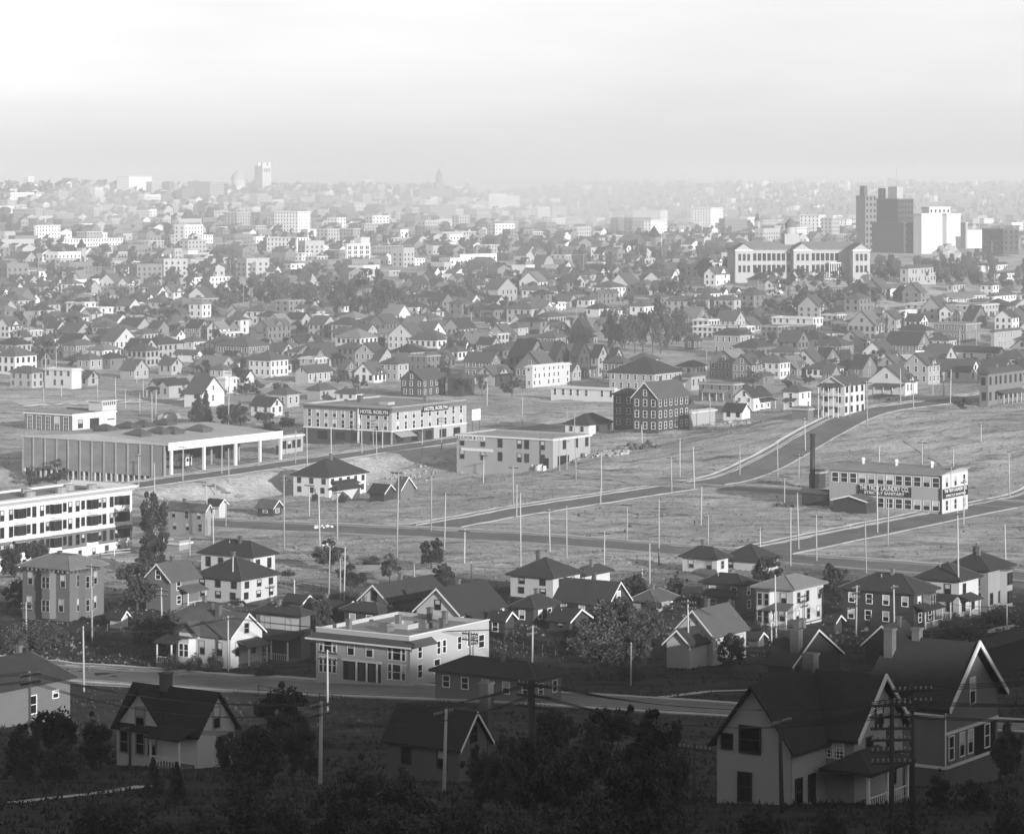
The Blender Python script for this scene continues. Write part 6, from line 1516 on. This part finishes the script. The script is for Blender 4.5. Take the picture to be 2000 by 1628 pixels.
debris('rubble', 1182, 888, 52, 160, M_rock, 'pale spill of rubble beside the storehouse', 1); debris('rubble', 1255, 875, 60, 50, M_wood, 'dark scattered planks on the slope under the lodging house', 2); debris('rubble', 1645, 995, 46, 60, M_rock, 'white litter heap before the laundry sheds', 3, .6); debris('rubble', 1440, 828, 60, 70, M_rock, 'scattered pale stones along the bank under the gabled shed', 4, .6); debris('rubble', 628, 1030, 30, 26, M_trim, 'scattered white laundry and scraps in the weeds', 5, .5); debris('rubble', 1535, 988, 26, 30, M_wood, 'dark heap by the crossing street', 6, .7); debris('rubble', 800, 930, 120, 120, M_rock, 'pale stones on the cut bank under the street', 7, .45)
def fence(px, lab, rails=3, hgt=1.1, m=None):
    pts = [pix(*q) for q in px]; T = thing('fence', lab, 'fence', pts[0])
    for A, B in zip(pts[:-1], pts[1:]):
        n = max(1, int((B - A).length / 2.6))
        for i in range(n):
            a_, b_ = A.lerp(B, i / n), A.lerp(B, (i + 1) / n); a_.z = tz(a_.x, a_.y); b_.z = tz(b_.x, b_.y); o0 = pts[0]
            obj('post', MB().tube(a_ - o0 + Vector((0, 0, -.3)), a_ - o0 + Vector((0, 0, hgt + .1)), .07, .07, 4), m or M_wood, T)
            for r in range(rails): obj('rail', MB().tube(a_ - o0 + Vector((0, 0, hgt * (r + 1) / rails)), b_ - o0 + Vector((0, 0, hgt * (r + 1) / rails)), .045, .045, 4, 0, False), m or M_wood, T)
fence([(548, 1140), (612, 1152), (690, 1166)], 'long dark rail fence beside the low dark outbuilding'); fence([(760, 1118), (820, 1112), (888, 1100)], 'broken rail fence at the field edge'); fence([(192, 1088), (255, 1082)], 'white rail fence behind the old bracketed house', 2, 1.0, M_trim); fence([(600, 876), (680, 872), (762, 870)], 'low rail fence across the forecourt before the hotel', 2, 1.0)
p = pix(641, 1092); T = thing('notice_board', 'small white notice board nailed to a pole in the weeds', 'sign', p); part(T, 'board', M_trim, (-1.0, 1.0, -.08, .08, 1.6, 3.0)); part(T, 'post', M_pole, (-.9, -.78, .08, .2, -.5, 3)); part(T, 'post', M_pole, (.78, .9, .08, .2, -.5, 3))
# low retaining walls and paths in the near gardens
strip('garden_path', [pix(1560, 1330), pix(1460, 1348), pix(1390, 1350), pix(1290, 1362)], .8, .08, M_walk); strip('garden_path', [pix(1925, 1236), pix(1990, 1222)], .8, .08, M_walk); strip('garden_path', [pix(30, 1568), pix(140, 1555), pix(285, 1535)], .8, .08, M_walk)
fence([(505, 1352), (600, 1366), (700, 1378)], 'thin pipe railing along the near pavement', 2, .9, M_iron)

fence([(210, 1232), (262, 1240), (330, 1248)], 'low picket fence along the garden of the old bracketed house', 2, 1.0); fence([(545, 1205), (600, 1240), (618, 1262)], 'board fence between the dark deep-eaved house and the boxy apartment house', 3, 1.4); fence([(985, 1262), (1060, 1280), (1110, 1290)], 'dark board fence under the big pale tree', 3, 1.4); fence([(1460, 1246), (1540, 1252), (1640, 1262)], 'garden fence before the white bay-fronted house', 2, 1.0); fence([(1225, 1130), (1300, 1142), (1372, 1150)], 'rail fence at the back of the field-edge cottages', 3, 1.2); fence([(30, 1290), (140, 1302)], 'rail fence by the street opposite the old bracketed house', 2, 1.0); fence([(540, 1425), (600, 1440), (690, 1452)], 'dark garden fence below the near street', 3, 1.3); fence([(1780, 1245), (1860, 1240), (1940, 1232)], 'garden fence before the brown house and its white neighbour', 2, 1.0)
# coal smoke lying in the valley
def smoke(x, Y, z, rx, ry, rz, dens, lab):
    mb = MB(); n, k = 28, 14
    for j in range(k + 1):
        f = math.pi * j / k
        for i in range(n): t = 2 * math.pi * i / n; mb.v.append((rx * math.sin(f) * math.cos(t), ry * math.sin(f) * math.sin(t), rz * math.cos(f)))
    for j in range(k):
        for i in range(n): mb.f.append(((j + 1) * n + i, (j + 1) * n + (i + 1) % n, j * n + (i + 1) % n, j * n + i)); mb.mi.append(0)
    m = bpy.data.materials.new("smoke"); m.use_nodes = True; nt = m.node_tree; nt.nodes.clear(); pv = nt.nodes.new("ShaderNodeVolumePrincipled"); out = nt.nodes.new("ShaderNodeOutputMaterial")
    pv.inputs["Color"].default_value = (.9, .9, .9, 1); pv.inputs["Density"].default_value = dens; nt.links.new(pv.outputs[0], out.inputs["Volume"])
    o = obj('smoke', mb, m, None, ((x - 1000) / F * Y, Y, z)); o['kind'] = 'stuff'; o['label'] = lab; o['category'] = 'smoke'
smoke(930, 3000, 45, 260, 340, 60, .0010, 'pale bank of coal smoke lying over the valley'); smoke(760, 3500, 55, 300, 380, 60, .0004, 'thin smoke drifting before the ridge'); smoke(180, 2750, 42, 60, 80, 26, .005, 'small puff of smoke rising beside the white warehouse')
